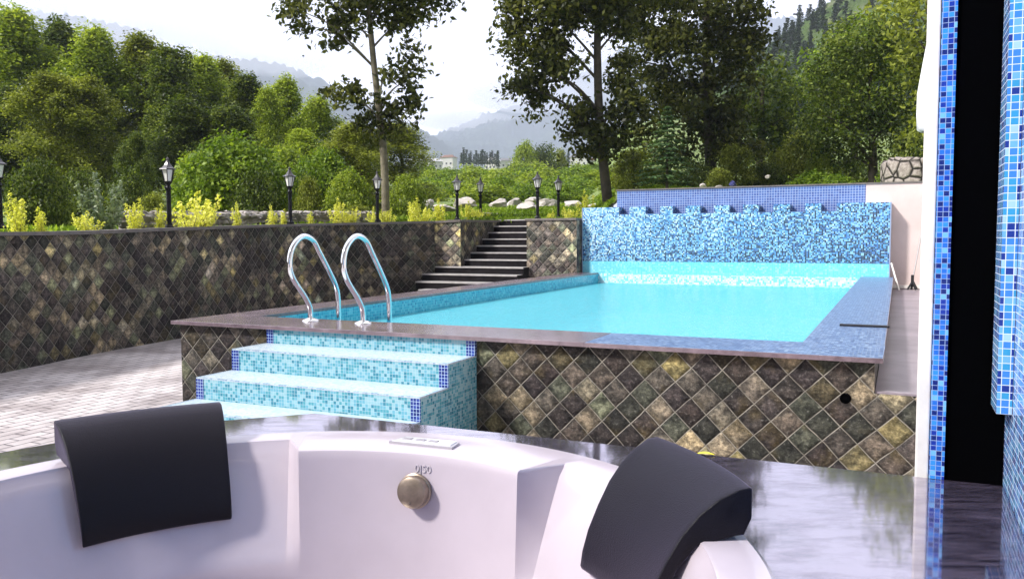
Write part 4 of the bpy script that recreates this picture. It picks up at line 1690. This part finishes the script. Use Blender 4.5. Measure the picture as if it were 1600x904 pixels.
put_bush(0, 362, 216, 22, 170, 'large round bright green bush behind the wall, between the nearest two lamps')
put_bush(0, 505, 236, 23.5, 110, 'rounded bright bush between the second and third lamps')
put_bush(1, 450, 232, 25, 90, 'green bush directly behind the second lamp')
put_bush(1, 300, 240, 24, 60, 'green bush at the left foot of the large round bush')
put_bush(4, 205, 262, 19, 70, 'dark low bush left of the nearest lamp')
put_bush(5, 240, 300, 17.5, 46, 'small green bush right beside the foot of the nearest lamp')
put_bush(4, 60, 250, 18, 90, 'dark bush behind the leftmost golden shrub')
put_bush(4, 130, 268, 20, 80, 'dark bush behind the silver shrub')
put_bush(1, 545, 268, 21.5, 70, 'green bush left of the foot of the slim tree')
put_bush(1, 635, 275, 23, 60, 'green bush right of the foot of the slim tree')
put_bush(5, 480, 275, 20.5, 40, 'olive bush behind the gap right of the second lamp')
put_bush(5, 560, 320, 20.2, 46, 'low green bush at the foot of the slim tree')
put_bush(4, 400, 268, 20.5, 70, 'dark leafy bush at the right foot of the large round bush')

GR = 'scrub bushes on the valley floor'
rs = np.random.RandomState(5)
cnt = 0
for D, y0, ks in ((40, 292, 7), (52, 283, 10), (66, 275, 11), (85, 268, 12), (110, 262, 12)):
    for i in range(ks):
        px = 655 + (1010 - 655) * (i + rs.uniform(0.1, 0.9)) / ks
        put_bush(2 if rs.rand() < 0.62 else 3, px, y0 + rs.uniform(-7, 5), D + rs.uniform(-4, 4), rs.uniform(46, 80), 'bright green scrub bush in the thicket beyond the pale boulders', GR)
        cnt += 1
# understory on the right behind the blue wall
US = [(5, 990, 232, 25, 70, 'olive bush left of the small cedar behind the blue wall'), (5, 1150, 225, 25, 60, 'light olive bush right of the dense dark tree trunk'),
      (5, 1250, 205, 26, 70, 'tall yellowish bush left of the round fruit tree'), (4, 1085, 250, 24, 60, 'dark bush between the small cedar and the dense dark trunk'),
      (4, 1195, 255, 25.5, 70, 'dark bush behind the middle of the blue wall'), (1, 1285, 235, 25, 50, 'green bush at the left foot of the round fruit tree'),
      (2, 1270, 268, 24, 70, 'low bright bush just over the right end of the blue wall'), (2, 1310, 274, 23, 60, 'low bright bush left of the round fruit tree trunk'),
      (4, 1420, 205, 23.5, 70, 'dark bush behind the round stone wall'), (5, 1215, 235, 28, 60, 'olive bush in shade behind the blue wall'), (4, 1330, 245, 28, 90, 'dark bush behind the round fruit tree trunk'),
      (1, 965, 262, 30, 70, 'green bush behind the trunk beside the blue wall'), (4, 1030, 262, 29, 80, 'dark bush behind the small cedar'), (5, 1125, 262, 23, 40, 'small pale-leaved bush right of the dense dark trunk'),
      (2, 1388, 268, 23, 40, 'low bright bush right of the round fruit tree trunk')]
for a_ in US:
    put_bush(*a_)


# conifers
def conifer_mesh(name, H, W_, mat, seed, layers=16, per=14, leaf=0.3, droop=0.25, lpb=8):
    rs = np.random.RandomState(seed)
    C, Nn = [], []
    for i in range(layers):
        t = (i + 0.5) / layers
        z = H * (0.08 + 0.92 * t)
        w = W_ * (1 - t) ** 0.85
        for k_ in range(max(4, int(per * (1 - t * 0.6)))):
            a_ = rs.uniform(0, 6.28)
            L_ = w * rs.uniform(0.75, 1.1)
            for q in range(lpb):
                f = (q + rs.uniform(0, 1)) / lpb
                C.append((L_ * f * math.cos(a_) + rs.normal() * leaf * 0.25, L_ * f * math.sin(a_) + rs.normal() * leaf * 0.25, z - droop * L_ * f * f + rs.normal() * leaf * 0.12))
                Nn.append((rs.normal() * 0.35 + 0.3 * math.cos(a_), rs.normal() * 0.35 + 0.3 * math.sin(a_), 1))
    return leaves_mesh(name, np.array(C), np.array(Nn), leaf, mat, rs)


cz = at(1042, 296, 21.8)
cd = empty('small_cedar', cz)
add_obj('crown', conifer_mesh('cedar_crown', 2.15, 0.98, L_CEDAR, 9, 17, 17, 0.11, 0.12, 13), cd)
b = MB(); b.tube([(0, 0, -0.3), (0, 0, 2.0)], [0.05, 0.01], 7); b.build('trunk', BARK, cd)
tag(cd, 'small light green cedar with drooping layered boughs behind the blue wall', 'conifer')

cmesh = [conifer_mesh('conifer_crown', 10, 2.4, L_PINE, 300 + i, 13, 9, 1.1, 0.3, 5) for i in range(3)]
b = MB(); b.tube([(0, 0, -1.0), (0, 0, 9.0)], [0.25, 0.04], 6)
tmp = b.build('trunk', BARK)
trunk_me = tmp.data
bpy.data.objects.remove(tmp)


def put_conifer(loc, s, k_, label, group, ws=1.0):
    r_ = empty('conifer', loc, random.uniform(0, 6.28))
    r_.scale = (s * ws, s * ws, s)
    add_obj('crown', cmesh[k_], r_)
    add_obj('trunk', trunk_me, r_)
    tag(r_, label, 'conifer', group)


nr, nc = len(hill_rows) - 1, len(hill_rows[0])
rs = np.random.RandomState(12)
placed = 0
tries = 0
while placed < 270 and tries < 9000:
    tries += 1
    i, j = rs.uniform(0, nr - 1.01), rs.uniform(0, nc - 1.01)
    i0, j0 = int(i), int(j)
    q = Vector(hill_rows[i0][j0]).lerp(Vector(hill_rows[i0 + 1][j0]), i - i0).lerp(Vector(hill_rows[i0][j0 + 1]).lerp(Vector(hill_rows[i0 + 1][j0 + 1]), i - i0), j - j0)
    ppx = 800 + FPX * q.x / q.y
    ppy = 368 - FPX * (q.z - EYE) / q.y
    if not (1120 < ppx < 1460 and -60 < ppy < 230):
        continue
    if ppx > 1335 + (ppy) * 0.2 and ppy > 8 and ppy < 60 and rs.rand() < 0.85:   # meadow
        continue
    put_conifer(q - Vector((0, 0, 0.5)), rs.uniform(0.45, 0.85), placed % 3, 'dark conifer in the forest covering the steep hillside at the top right', 'conifers on the hillside', 1.1)
    placed += 1

# far stand of conifers, valley trees
rs = np.random.RandomState(21)
for i in range(16):
    px = 722 + i * 3.6 + rs.uniform(-1, 1)
    D = 330 + rs.uniform(-20, 20)
    t = at(px, 258, D)
    hh = (258 - (240 + rs.uniform(-4, 5))) * D / FPX
    put_conifer(t, hh / 10 * 1.25, i % 3, 'tiny dark conifer in the stand below the misty mountain', 'far conifer stand', 1.1)
for (px, D, s, lab) in ((778, 300, 0.62, 'single dark conifer right of the far conifer stand'), (888, 260, 0.5, 'small dark conifer right of the twin round trees')):
    put_conifer(at(px, 262, D), s, 0, lab, None)
for (px, top, D, wpx, k_, lab) in ((822, 222, 120, 44, 1, 'left one of the two round trees standing in the valley'), (850, 226, 122, 50, 4, 'darker right one of the two round trees in the valley'),
                                   (875, 232, 130, 26, 5, 'thin pale tree beside the two round valley trees')):
    put_bush(k_, px, top, D, wpx, lab, None)['category'] = 'tree'

def dwall(px):
    best = 0
    for i in range(len(wall_pts) - 1):
        a_, c_ = wall_pts[i], wall_pts[i + 1]
        pa, pc = 800 + FPX * a_.x / a_.y, 800 + FPX * c_.x / c_.y
        if min(pa, pc) - 1e-6 <= px <= max(pa, pc) + 1e-6:
            t = (px - pa) / (pc - pa)
            best = max(best, a_.y + t * (c_.y - a_.y))
    return best


# golden shrubs along the wall: upright shoots with small leaves
def golden_proto(seed, n, H, spread, lmat=None, leaf=0.055):
    rs = np.random.RandomState(seed)
    rt = empty('golden_shrub')
    C, Nn = [], []
    b_ = MB()
    for i in range(n):
        a_ = rs.uniform(0, 6.28)
        h = H * (1.0 if i == 0 else rs.uniform(0.35, 0.85))
        r_ = spread * rs.uniform(0.2, 1.0)
        tip = Vector((r_ * math.cos(a_), r_ * math.sin(a_), h))
        pth = spline([(0.04 * math.cos(a_), 0.04 * math.sin(a_), -0.05), (tip.x * 0.75, tip.y * 0.75, h * 0.4), tip], 5)
        b_.tube(pth, [0.006 * (1 - 0.7 * q / 10) for q in range(11)], 4)
        m_ = int(h * 210)
        for q in range(m_):
            t = (q + rs.rand()) / m_
            k_ = min(len(pth) - 2, int(t * (len(pth) - 1)))
            c = pth[k_].lerp(pth[k_ + 1], t * (len(pth) - 1) - k_)
            w = 0.055 * (1.25 - t)
            C.append((c.x + rs.normal() * w, c.y + rs.normal() * w, c.z + rs.normal() * 0.012))
            Nn.append((rs.normal() * 0.8, rs.normal() * 0.8, 0.8))
    add_obj('foliage', leaves_mesh('golden_leaves', np.array(C), np.array(Nn), leaf, lmat or L_GOLD, rs), rt)
    b_.build('stems', BARKL, rt)
    return rt


gp = [golden_proto(401, 12, 0.62, 0.28), golden_proto(402, 9, 0.5, 0.2), golden_proto(403, 16, 0.42, 0.36), golden_proto(404, 7, 0.55, 0.14)]
gused = set()
GG = 'golden shrubs along the retaining wall'
gold = [(30, 300, 357, 1, 10.9, 0, 'leftmost golden shrub, with tall shoots, beside the lamp at the left edge'), (62, 325, 357, 1, 10.8, 3, 'narrow golden shrub just right of the leftmost one'),
        (138, 330, 357, 1, 11.7, 2, 'low golden shrub in front of the silver shrub'), (210, 308, 355, 1, 12.7, 0, 'twin-stemmed golden shrub left of the nearest lamp'),
        (249, 318, 355, 1, 13.2, 3, 'narrow golden shrub touching the left side of the nearest lamp post'), (298, 295, 355, 1, 13.6, 2, 'widest golden shrub, with one tall spike, right of the nearest lamp'),
        (318, 328, 353, 1, 13.8, 2, 'low golden shrub at the right side of the widest one'), (372, 316, 352, 1, 14.8, 3, 'slim golden shrub midway between the nearest two lamps'),
        (424, 320, 350, 1, 15.8, 1, 'golden shrub just left of the second lamp'), (443, 326, 350, 1, 16.2, 3, 'narrow golden shrub touching the second lamp post'), (486, 330, 348, 1, 16.9, 3, 'small golden shrub right of the second lamp'),
        (527, 308, 347, 1, 17.3, 0, 'bushy golden shrub midway between the second and third lamps'), (545, 322, 347, 1, 17.5, 2, 'low golden shrub at the right side of the bushy middle one'),
        (580, 322, 346, 1, 18.5, 1, 'golden shrub touching the left side of the third lamp'), (606, 324, 345, 1, 18.9, 2, 'low golden shrub touching the right side of the third lamp'),
        (645, 306, 344, 1, 19.6, 0, 'tall golden shrub above the corner of the retaining wall'), (662, 318, 343, 1, 19.9, 2, 'wide golden shrub right of the wall-corner shrub'), (688, 308, 342, 1, 20.2, 1, 'golden shrub just left of the fourth lamp'),
        (730, 312, 342, 1, 20.8, 0, 'golden shrub between the fourth and fifth lamps'), (742, 322, 342, 1, 21.0, 2, 'low golden shrub touching the fifth lamp'), (762, 326, 342, 1, 21.6, 3, 'small golden shrub right of the fifth lamp'),
        (890, 322, 340, 1, 20.6, 2, 'golden shrub right of the lamp nearest the blue wall'), (915, 296, 335, 1, 21.5, 0, 'tall loose golden shrub beside the speckled pool wall'), (860, 328, 341, 1, 20.9, 1, 'small golden shrub between the last two lamps')]
for (px, ty, by, _, D, k_, lab) in gold:
    D = max(D, dwall(px) + 0.5)
    g0 = gp[k_] if k_ not in gused else copy_tree(gp[k_])
    gused.add(k_)
    p0 = at(px, by + 3, D)
    hh = (by - ty) * D / FPX * 0.95 + 0.04
    s = hh / (0.62, 0.5, 0.42, 0.55)[k_]
    g0.location = p0
    g0.scale = (max(s * 0.85, 0.6), max(s * 0.85, 0.6), s)
    g0.rotation_euler = (0, 0, random.uniform(0, 6.28))
    tag(g0, lab, 'shrub', GG)
sv = golden_proto(450, 18, 0.85, 0.42, L_SILVER, 0.07)
sv.name = 'silver_shrub'
sv.location = at(160, 356, 13.2)
tag(sv, 'silvery grey-green shrub with narrow leaves behind the left part of the wall', 'shrub')

# ------------------------------------------------------------------ boulders, rubble
def boulder(loc, sx_, sy_, sz_, seed, label, group=None, mat=None, name='boulder', sub=3):
    rs_ = np.random.RandomState(seed)
    bm = bmesh.new()
    bmesh.ops.create_icosphere(bm, subdivisions=sub, radius=1)
    ph = rs_.rand(5, 3) * 2 - 1
    cut = [(Vector(rs_.normal(size=3)).normalized(), rs_.uniform(0.45, 0.85)) for _ in range(16)]
    for v in bm.verts:
        for n_, d_ in cut:
            k_ = v.co.dot(n_)
            if k_ > d_:
                v.co -= n_ * (k_ - d_)
        v.co *= 1 + 0.10 * math.sin(5 * v.co.x + ph[0, 0] * 5) * math.cos(6 * v.co.y + ph[1, 1] * 5) + 0.06 * math.sin(13 * v.co.z + 9 * v.co.x + ph[2, 0] * 5)
        v.co = Vector((v.co.x * sx_, v.co.y * sy_, v.co.z * sz_))
    me = bpy.data.meshes.new(name)
    bm.to_mesh(me)
    bm.free()
    me.materials.append(mat or ROCK)
    me.polygons.foreach_set('use_smooth', [True] * len(me.polygons))
    me.set_sharp_from_angle(angle=R(18))
    o_ = bpy.data.objects.new(name, me)
    COL.objects.link(o_)
    o_.location = loc
    o_.rotation_euler = (0, 0, rs_.uniform(0, 6))
    if label:
        tag(o_, label, 'boulder', group)
    return o_


BG = 'pale boulders in the garden'
bl = [(600, 322, 28, 26, 12, 'pale boulder behind the third lamp'), (622, 318, 32, 22, 12, 'pale boulder just right of the slim tree trunk'), (668, 322, 30, 18, 16, 'round pale boulder between the third and fourth lamps'), (695, 324, 27, 24, 10, 'pale boulder left of the fourth lamp'),
      (722, 316, 30, 26, 14, 'pale boulder right behind the fourth lamp'), (780, 316, 30, 22, 16, 'jagged pale boulder right of the fifth lamp'), (802, 318, 32, 24, 14, 'pale boulder at the middle of the boulder row'),
      (826, 322, 27, 26, 11, 'smooth rounded boulder left of the lamp before the green lawn'), (858, 318, 31, 24, 12, 'pale boulder seen between the two lamps on the pier wall'), (832, 312, 35, 20, 8, 'flat pale boulder behind the smooth rounded one'),
      (895, 320, 29, 24, 9, 'pale boulder right of the last lamp'), (925, 322, 26, 24, 8, 'low pale boulder left of the brown tree trunk'), (768, 336, 23.5, 34, 6, 'broad flat pale slab at the head of the stairs'), (985, 322, 29, 16, 8, 'small pale boulder right of the brown tree trunk')]
for i, (px, py, D, rx, rz, lab) in enumerate(bl):
    s = D / FPX
    boulder(at(px, py + rz * 0.2, D), rx * s, rx * s * 0.7, rz * s, 50 + i, lab, BG)
rw = simple('rubble_pale', (0.42, 0.385, 0.36), 0.85, var=0.3, vscale=3, bump=0.5, bscale=8)
rub = empty('dry_stone_wall', at(380, 352, 15.4))
rs = np.random.RandomState(31)
stones = MB()
rb_objs = []
bm_all = bmesh.new()
for i in range(150):
    t = i / 150
    px = 195 + (585 - 195) * t
    D = 13.6 + 6.0 * t ** 1.05
    base = at(px, 356 - 9 * t, D)
    for lev in range(2):
        sz = rs.uniform(0.07, 0.12)
        bm = bmesh.new()
        bmesh.ops.create_icosphere(bm, subdivisions=2, radius=1)
        cut = [(Vector(rs.normal(size=3)).normalized(), rs.uniform(0.5, 0.8)) for _ in range(7)]
        for v in bm.verts:
            for n_, d_ in cut:
                k_ = v.co.dot(n_)
                if k_ > d_:
                    v.co -= n_ * (k_ - d_)
            v.co = Vector((v.co.x * sz * 1.4, v.co.y * sz * 1.2, v.co.z * sz)) + base - rub.location + Vector((rs.normal() * 0.03, rs.normal() * 0.05, 0.05 + lev * 0.13))
        tm = bpy.data.meshes.new('t')
        bm.to_mesh(tm)
        bm_all.from_mesh(tm)
        bpy.data.meshes.remove(tm)
        bm.free()
me = bpy.data.meshes.new('stones')
bm_all.to_mesh(me)
bm_all.free()
me.materials.append(rw)
add_obj('stones', me, rub)
tag(rub, 'low dry stone wall of pale rubble behind the golden shrubs', 'stone wall')

# round rubble wall at the right
def rubblemat():
    k = NT('mortared_rubble')
    v = k.n('TexVoronoi')
    v.feature = 'DISTANCE_TO_EDGE'
    v.inputs['Scale'].default_value = 3.6
    k.l(k.coord(), v.inputs['Vector'])
    v2 = k.n('TexVoronoi')
    v2.inputs['Scale'].default_value = 3.6
    k.l(k.coord(), v2.inputs['Vector'])
    e = k.ramp(v.outputs['Distance'], [(0.03, (0.05, 0.045, 0.04, 1)), (0.11, (1, 1, 1, 1))])
    n = k.noise(k.coord(), 12, 6, 0.7)
    col = k.ramp(n, [(0.3, (0.17, 0.14, 0.125, 1)), (0.6, (0.42, 0.37, 0.34, 1))])
    k.l(k.mix(1.0, col, e, 'MULTIPLY'), k.b.inputs['Base Color'])
    k.b.inputs['Roughness'].default_value = 0.9
    k.bump(k.math('ADD', k.math('MINIMUM', v.outputs['Distance'], 0.15), k.math('MULTIPLY', n, 0.12)), 1.0, 0.25)
    return k.m


rc_ = at(1452, 283, 18.6)
b = MB()
prof = [(0.98, -0.3), (1.0, 0.2), (0.99, 0.40), (0.93, 0.46), (0.5, 0.48), (0.0, 0.48)]
rows = []
rs = np.random.RandomState(3)
jit = [[1 + rs.normal() * 0.012 for _ in range(60)] for _ in prof]
for (r_, z), jj in zip(prof, jit):
    rows.append([(r_ * jj[i] * math.cos(6.283 * i / 60), r_ * jj[i] * math.sin(6.283 * i / 60), z + (jj[i] - 1) * 2.2 * (z > 0.3)) for i in range(60)])
b.grid(rows, True)
o = b.build('round_stone_wall', rubblemat(), world=Matrix.Translation(rc_), smooth=True, auto=40)
tag(o, 'low round rubble stone wall above the pink plaster wall', 'stone wall')
# bits seen over the blue wall
o = boulder(at(1145, 288, 19.5), 0.15, 0.12, 0.10, 91, None, None, simple('navy_cloth', (0.02, 0.025, 0.12), 0.7), 'cloth_bundle')
tag(o, 'dark blue cloth bundle showing over the top of the blue wall', 'bundle')
boulder(at(1098, 290, 19.6), 0.12, 0.1, 0.07, 92, 'small pale stone behind the blue wall, further left of the blue bundle')
boulder(at(1124, 292, 19.4), 0.09, 0.1, 0.04, 93, 'tiny white stone touching the left side of the blue bundle')
boulder(at(1200, 276, 23.0), 0.10, 0.08, 0.07, 94, 'small pink-white stone in the shade behind the blue wall')

# ------------------------------------------------------------------ lamps
def make_lamp():
    rt = empty('garden_lamp')
    b_ = MB()
    b_.lathe([(0.075, 0), (0.075, 0.03), (0.05, 0.05), (0.042, 0.08), (0.036, 0.1), (0.036, 0.60), (0.045, 0.61), (0.05, 0.635), (0.04, 0.655), (0.033, 0.67), (0.033, 0.69), (0.055, 0.715), (0.06, 0.73), (0.0, 0.73)], n=16)
    b_.lathe([(0.012, 0), (0.018, 0.012), (0.012, 0.024), (0.0, 0.024)], c=(-0.045, -0.03, 0.625), n=8)
    b_.build('post', BLACKMETAL, rt, smooth=True, auto=40)
    n = 6
    lan = MB()
    def ring(r_, z):
        return [(r_ * math.cos(6.2832 * (i + 0.5) / n), r_ * math.sin(6.2832 * (i + 0.5) / n), z) for i in range(n)]
    z0, z1, r0_, r1_ = 0.735, 0.925, 0.060, 0.098
    b2 = MB()
    b2.grid([ring(r0_ - 0.006, z0), ring(r1_ - 0.006, z1)], True)
    gl_ = b2.build('lantern_glass', LGLASS, rt)
    lo_, hi_ = ring(r0_, z0), ring(r1_, z1)
    for i in range(n):
        lan.tube([lo_[i], hi_[i]], 0.0065, 5)
        lan.tube([lo_[i], lo_[(i + 1) % n]], 0.008, 5)
        lan.tube([hi_[i], hi_[(i + 1) % n]], 0.007, 5)
    lan.grid([ring(0.03, z0 - 0.012), ring(r0_ + 0.004, z0 - 0.004), ring(r0_ + 0.004, z0 + 0.006)], True)
    lan.build('lantern_frame', BLACKMETAL, rt)
    rf_ = MB()
    rf_.grid([ring(r1_ - 0.01, z1 + 0.002), ring(r1_ + 0.035, z1), ring(r1_ + 0.03, z1 + 0.012), ring(0.085, z1 + 0.035), ring(0.055, z1 + 0.07), ring(0.032, z1 + 0.11), ring(0.022, z1 + 0.14), ring(0.0205, z1 + 0.15), ring(0.001, z1 + 0.152)], True)
    rr_ = rf_.build('lantern_roof', ROOFMETAL, rt, smooth=False)
    fb = MB()
    fb.lathe([(0.0, 0), (0.018, 0.004), (0.024, 0.016), (0.014, 0.03), (0.006, 0.036), (0.004, 0.05), (0, 0.052)], c=(0, 0, z1 + 0.148), n=12)
    fb.build('finial', ROOFMETAL, rt, smooth=True)
    return rt


lamp0 = make_lamp()
LG = 'lantern lamps along the garden wall'
lamps = [(1, 237, 357, 12.0, 'lantern lamp half cut off by the left edge of the photo'), (265, 246, 357, 13.45, 'largest fully seen lantern lamp, above the left part of the retaining wall'),
         (454, 261, 350, 16.5, 'second full lantern lamp from the left, beside the large round bush'), (590, 268, 347, 18.7, 'lantern lamp in front of the pale trunk of the slim tree'),
         (714.5, 273, 344, 20.3, 'lantern lamp at the wall corner, left one of the pair left of the stairs'), (751, 277, 344, 21.4, 'shorter lantern lamp just left of the stair top'),
         (840, 268, 342, 20.0, 'lantern lamp right of the stair top, left one of the pair on the pier wall'), (872.5, 274, 342, 21.5, 'rightmost lantern lamp, nearest the speckled pool wall')]
for i, (px, ty, by, D, lab) in enumerate(lamps):
    D = max(D, dwall(px) + 0.22)
    l_ = lamp0 if i == 0 else copy_tree(lamp0)
    p0 = at(px, by, D)
    hh = (by - ty) * D / FPX
    l_.location = p0
    s = hh / 1.125
    l_.scale = (s, s, s)
    l_.rotation_euler = (0, 0, random.uniform(0, 1))
    tag(l_, lab, 'lamp', LG)

# ------------------------------------------------------------------ far houses
HR = [simple('roof_slate_grey', (0.20, 0.19, 0.20), 0.7), simple('roof_rust', (0.22, 0.11, 0.08), 0.7), simple('roof_white', (0.65, 0.64, 0.66), 0.7)]
HW = simple('house_wall_white', (0.72, 0.70, 0.68), 0.8)
HWIN = simple('house_window', (0.05, 0.06, 0.08), 0.2)
rs = np.random.RandomState(77)


def house(loc, w, d, h, rmat, label, rz, hip=True):
    rt = empty('village_house', loc, rz)
    b_ = MB(); b_.box(-w / 2, -d / 2, -3, w / 2, d / 2, h); b_.build('wall', HW, rt)
    r_ = MB()
    e = 0.6
    A = [(-w / 2 - e, -d / 2 - e, h + 0.02), (w / 2 + e, -d / 2 - e, h + 0.02), (w / 2 + e, d / 2 + e, h + 0.02), (-w / 2 - e, d / 2 + e, h + 0.02)]
    t0, t1 = (-w / 2 + d * 0.25, 0, h + d * 0.3), (w / 2 - d * 0.25, 0, h + d * 0.3)
    r_.quad([A[0], A[1], t1, t0]); r_.quad([A[2], A[3], t0, t1]); r_.quad([A[1], A[2], t1]); r_.quad([A[3], A[0], t0]); r_.quad(A[::-1])
    r_.build('roof', rmat, rt)
    for fl in range(max(1, int(h // 3))):
        for k_ in range(3):
            x = -w / 2 + w * (k_ + 0.5) / 3
            z = 1.0 + 3 * fl
            m_ = MB(); m_.box(x - 0.6, -d / 2 - 0.06, z, x + 0.6, -d / 2 - 0.004, z + 1.3); m_.build('window', HWIN, rt)
    tag(rt, label, 'house', 'white houses of the far village')


hs = [(648, 262, 300, 9, 5.5, 2, 'leftmost white house of the far village, beside the round olive tree'), (664, 260, 320, 9, 6, 0, 'white house under a grey roof left of the gabled house'), (680, 262, 290, 8, 5, 2, 'small white house in front of the gabled house'),
      (701, 258, 300, 9, 6, 1, 'white gabled house with rust-brown roof left of the conifer stand'), (770, 264, 270, 7, 6, 2, 'white house between the conifer stand and the single conifer'), (792, 261, 300, 10, 5, 0, 'far white house left of the twin round trees'),
      (806, 264, 280, 6, 4, 2, 'small white house touching the twin round trees'), (868, 264, 270, 8, 5, 2, 'white house behind the thin pale valley tree'), (905, 258, 290, 11, 6, 0, 'white house with a wide grey roof left of the brown trunk'),
      (925, 260, 310, 7, 5, 1, 'small house closest to the brown tree trunk')]
for (px, py, D, w, h, r_, lab) in hs:
    house(at(px, py + 2, D * 1.9), w * 1.05, 7, h * 0.95, HR[r_], lab, rs.uniform(-0.5, 0.5))

# ropeway tower on the hill crest
cab = at(1247, 42, 322)
tw_ = empty('ropeway_tower', cab)
b = MB(); b.tube([(-0.6, 0, -2), (-0.3, 0, 4.6)], 0.14, 6); b.tube([(0.6, 0, -2), (0.3, 0, 4.6)], 0.14, 6)
for z in (0.5, 2.0, 3.4):
    b.tube([(-0.5, 0, z), (0.5, 0, z + 0.6)], 0.08, 5)
b.build('mast', BLACKMETAL, tw_)
b = MB(); b.box(-1.9, -0.3, 4.4, 1.9, 0.3, 4.9); b.build('crossarm', BLACKMETAL, tw_)
tag(tw_, 'tiny ropeway tower with a crossarm on the crest of the forested hill', 'tower')

# ------------------------------------------------------------------ ground cover
def grass(name, rect, n, h, mat, seed):
    rs_ = np.random.RandomState(seed)
    C, Nn = [], []
    for (x0, x1, y0, y1, d0, d1, m_) in rect:
        for i in range(m_):
            D = rs_.uniform(d0, d1)
            px = rs_.uniform(x0, x1)
            if D < dwall(px) + 0.45:
                continue
            x = (px - 800) / FPX * D
            z = ground_z(x, D)
            C.append((x, D, z + h * 0.3 * rs_.rand()))
            a_ = rs_.uniform(0, 6.28)
            Nn.append((math.cos(a_), math.sin(a_), 0.35))
    me_ = leaves_mesh(name, np.array(C), np.array(Nn), h, mat, rs_, aspect=0.3)
    o_ = bpy.data.objects.new(name, me_)
    COL.objects.link(o_)
    tag(o_, 'green grass and weeds covering the garden beyond the walls', 'grass', kind='stuff')
    return o_


grass('grass', [(560, 960, 0, 0, 20.5, 34, 16000), (1000, 1450, 0, 0, 19.5, 30, 14000), (-10, 560, 0, 0, 14, 22, 5000)], 0, 0.16, L_BRIGHT, 61)

# ------------------------------------------------------------------ haze
b = MB()
b.box(-6500, -120, -8, 6500, 6200, 1900)
hz = b.build('haze', None)
hz.data.materials.clear()
hm = bpy.data.materials.new('haze_volume')
hm.use_nodes = True
ht = hm.node_tree
ht.nodes.clear()
ho = ht.nodes.new('ShaderNodeOutputMaterial')
pv = ht.nodes.new('ShaderNodeVolumePrincipled')
pv.inputs['Color'].default_value = (0.80, 0.86, 1.0, 1)
pv.inputs['Density'].default_value = 0.00028
pv.inputs['Anisotropy'].default_value = 0.2
ht.links.new(pv.outputs[0], ho.inputs['Volume'])
hz.data.materials.append(hm)
tag(hz, 'pale mountain haze filling the valley', 'haze', kind='stuff')
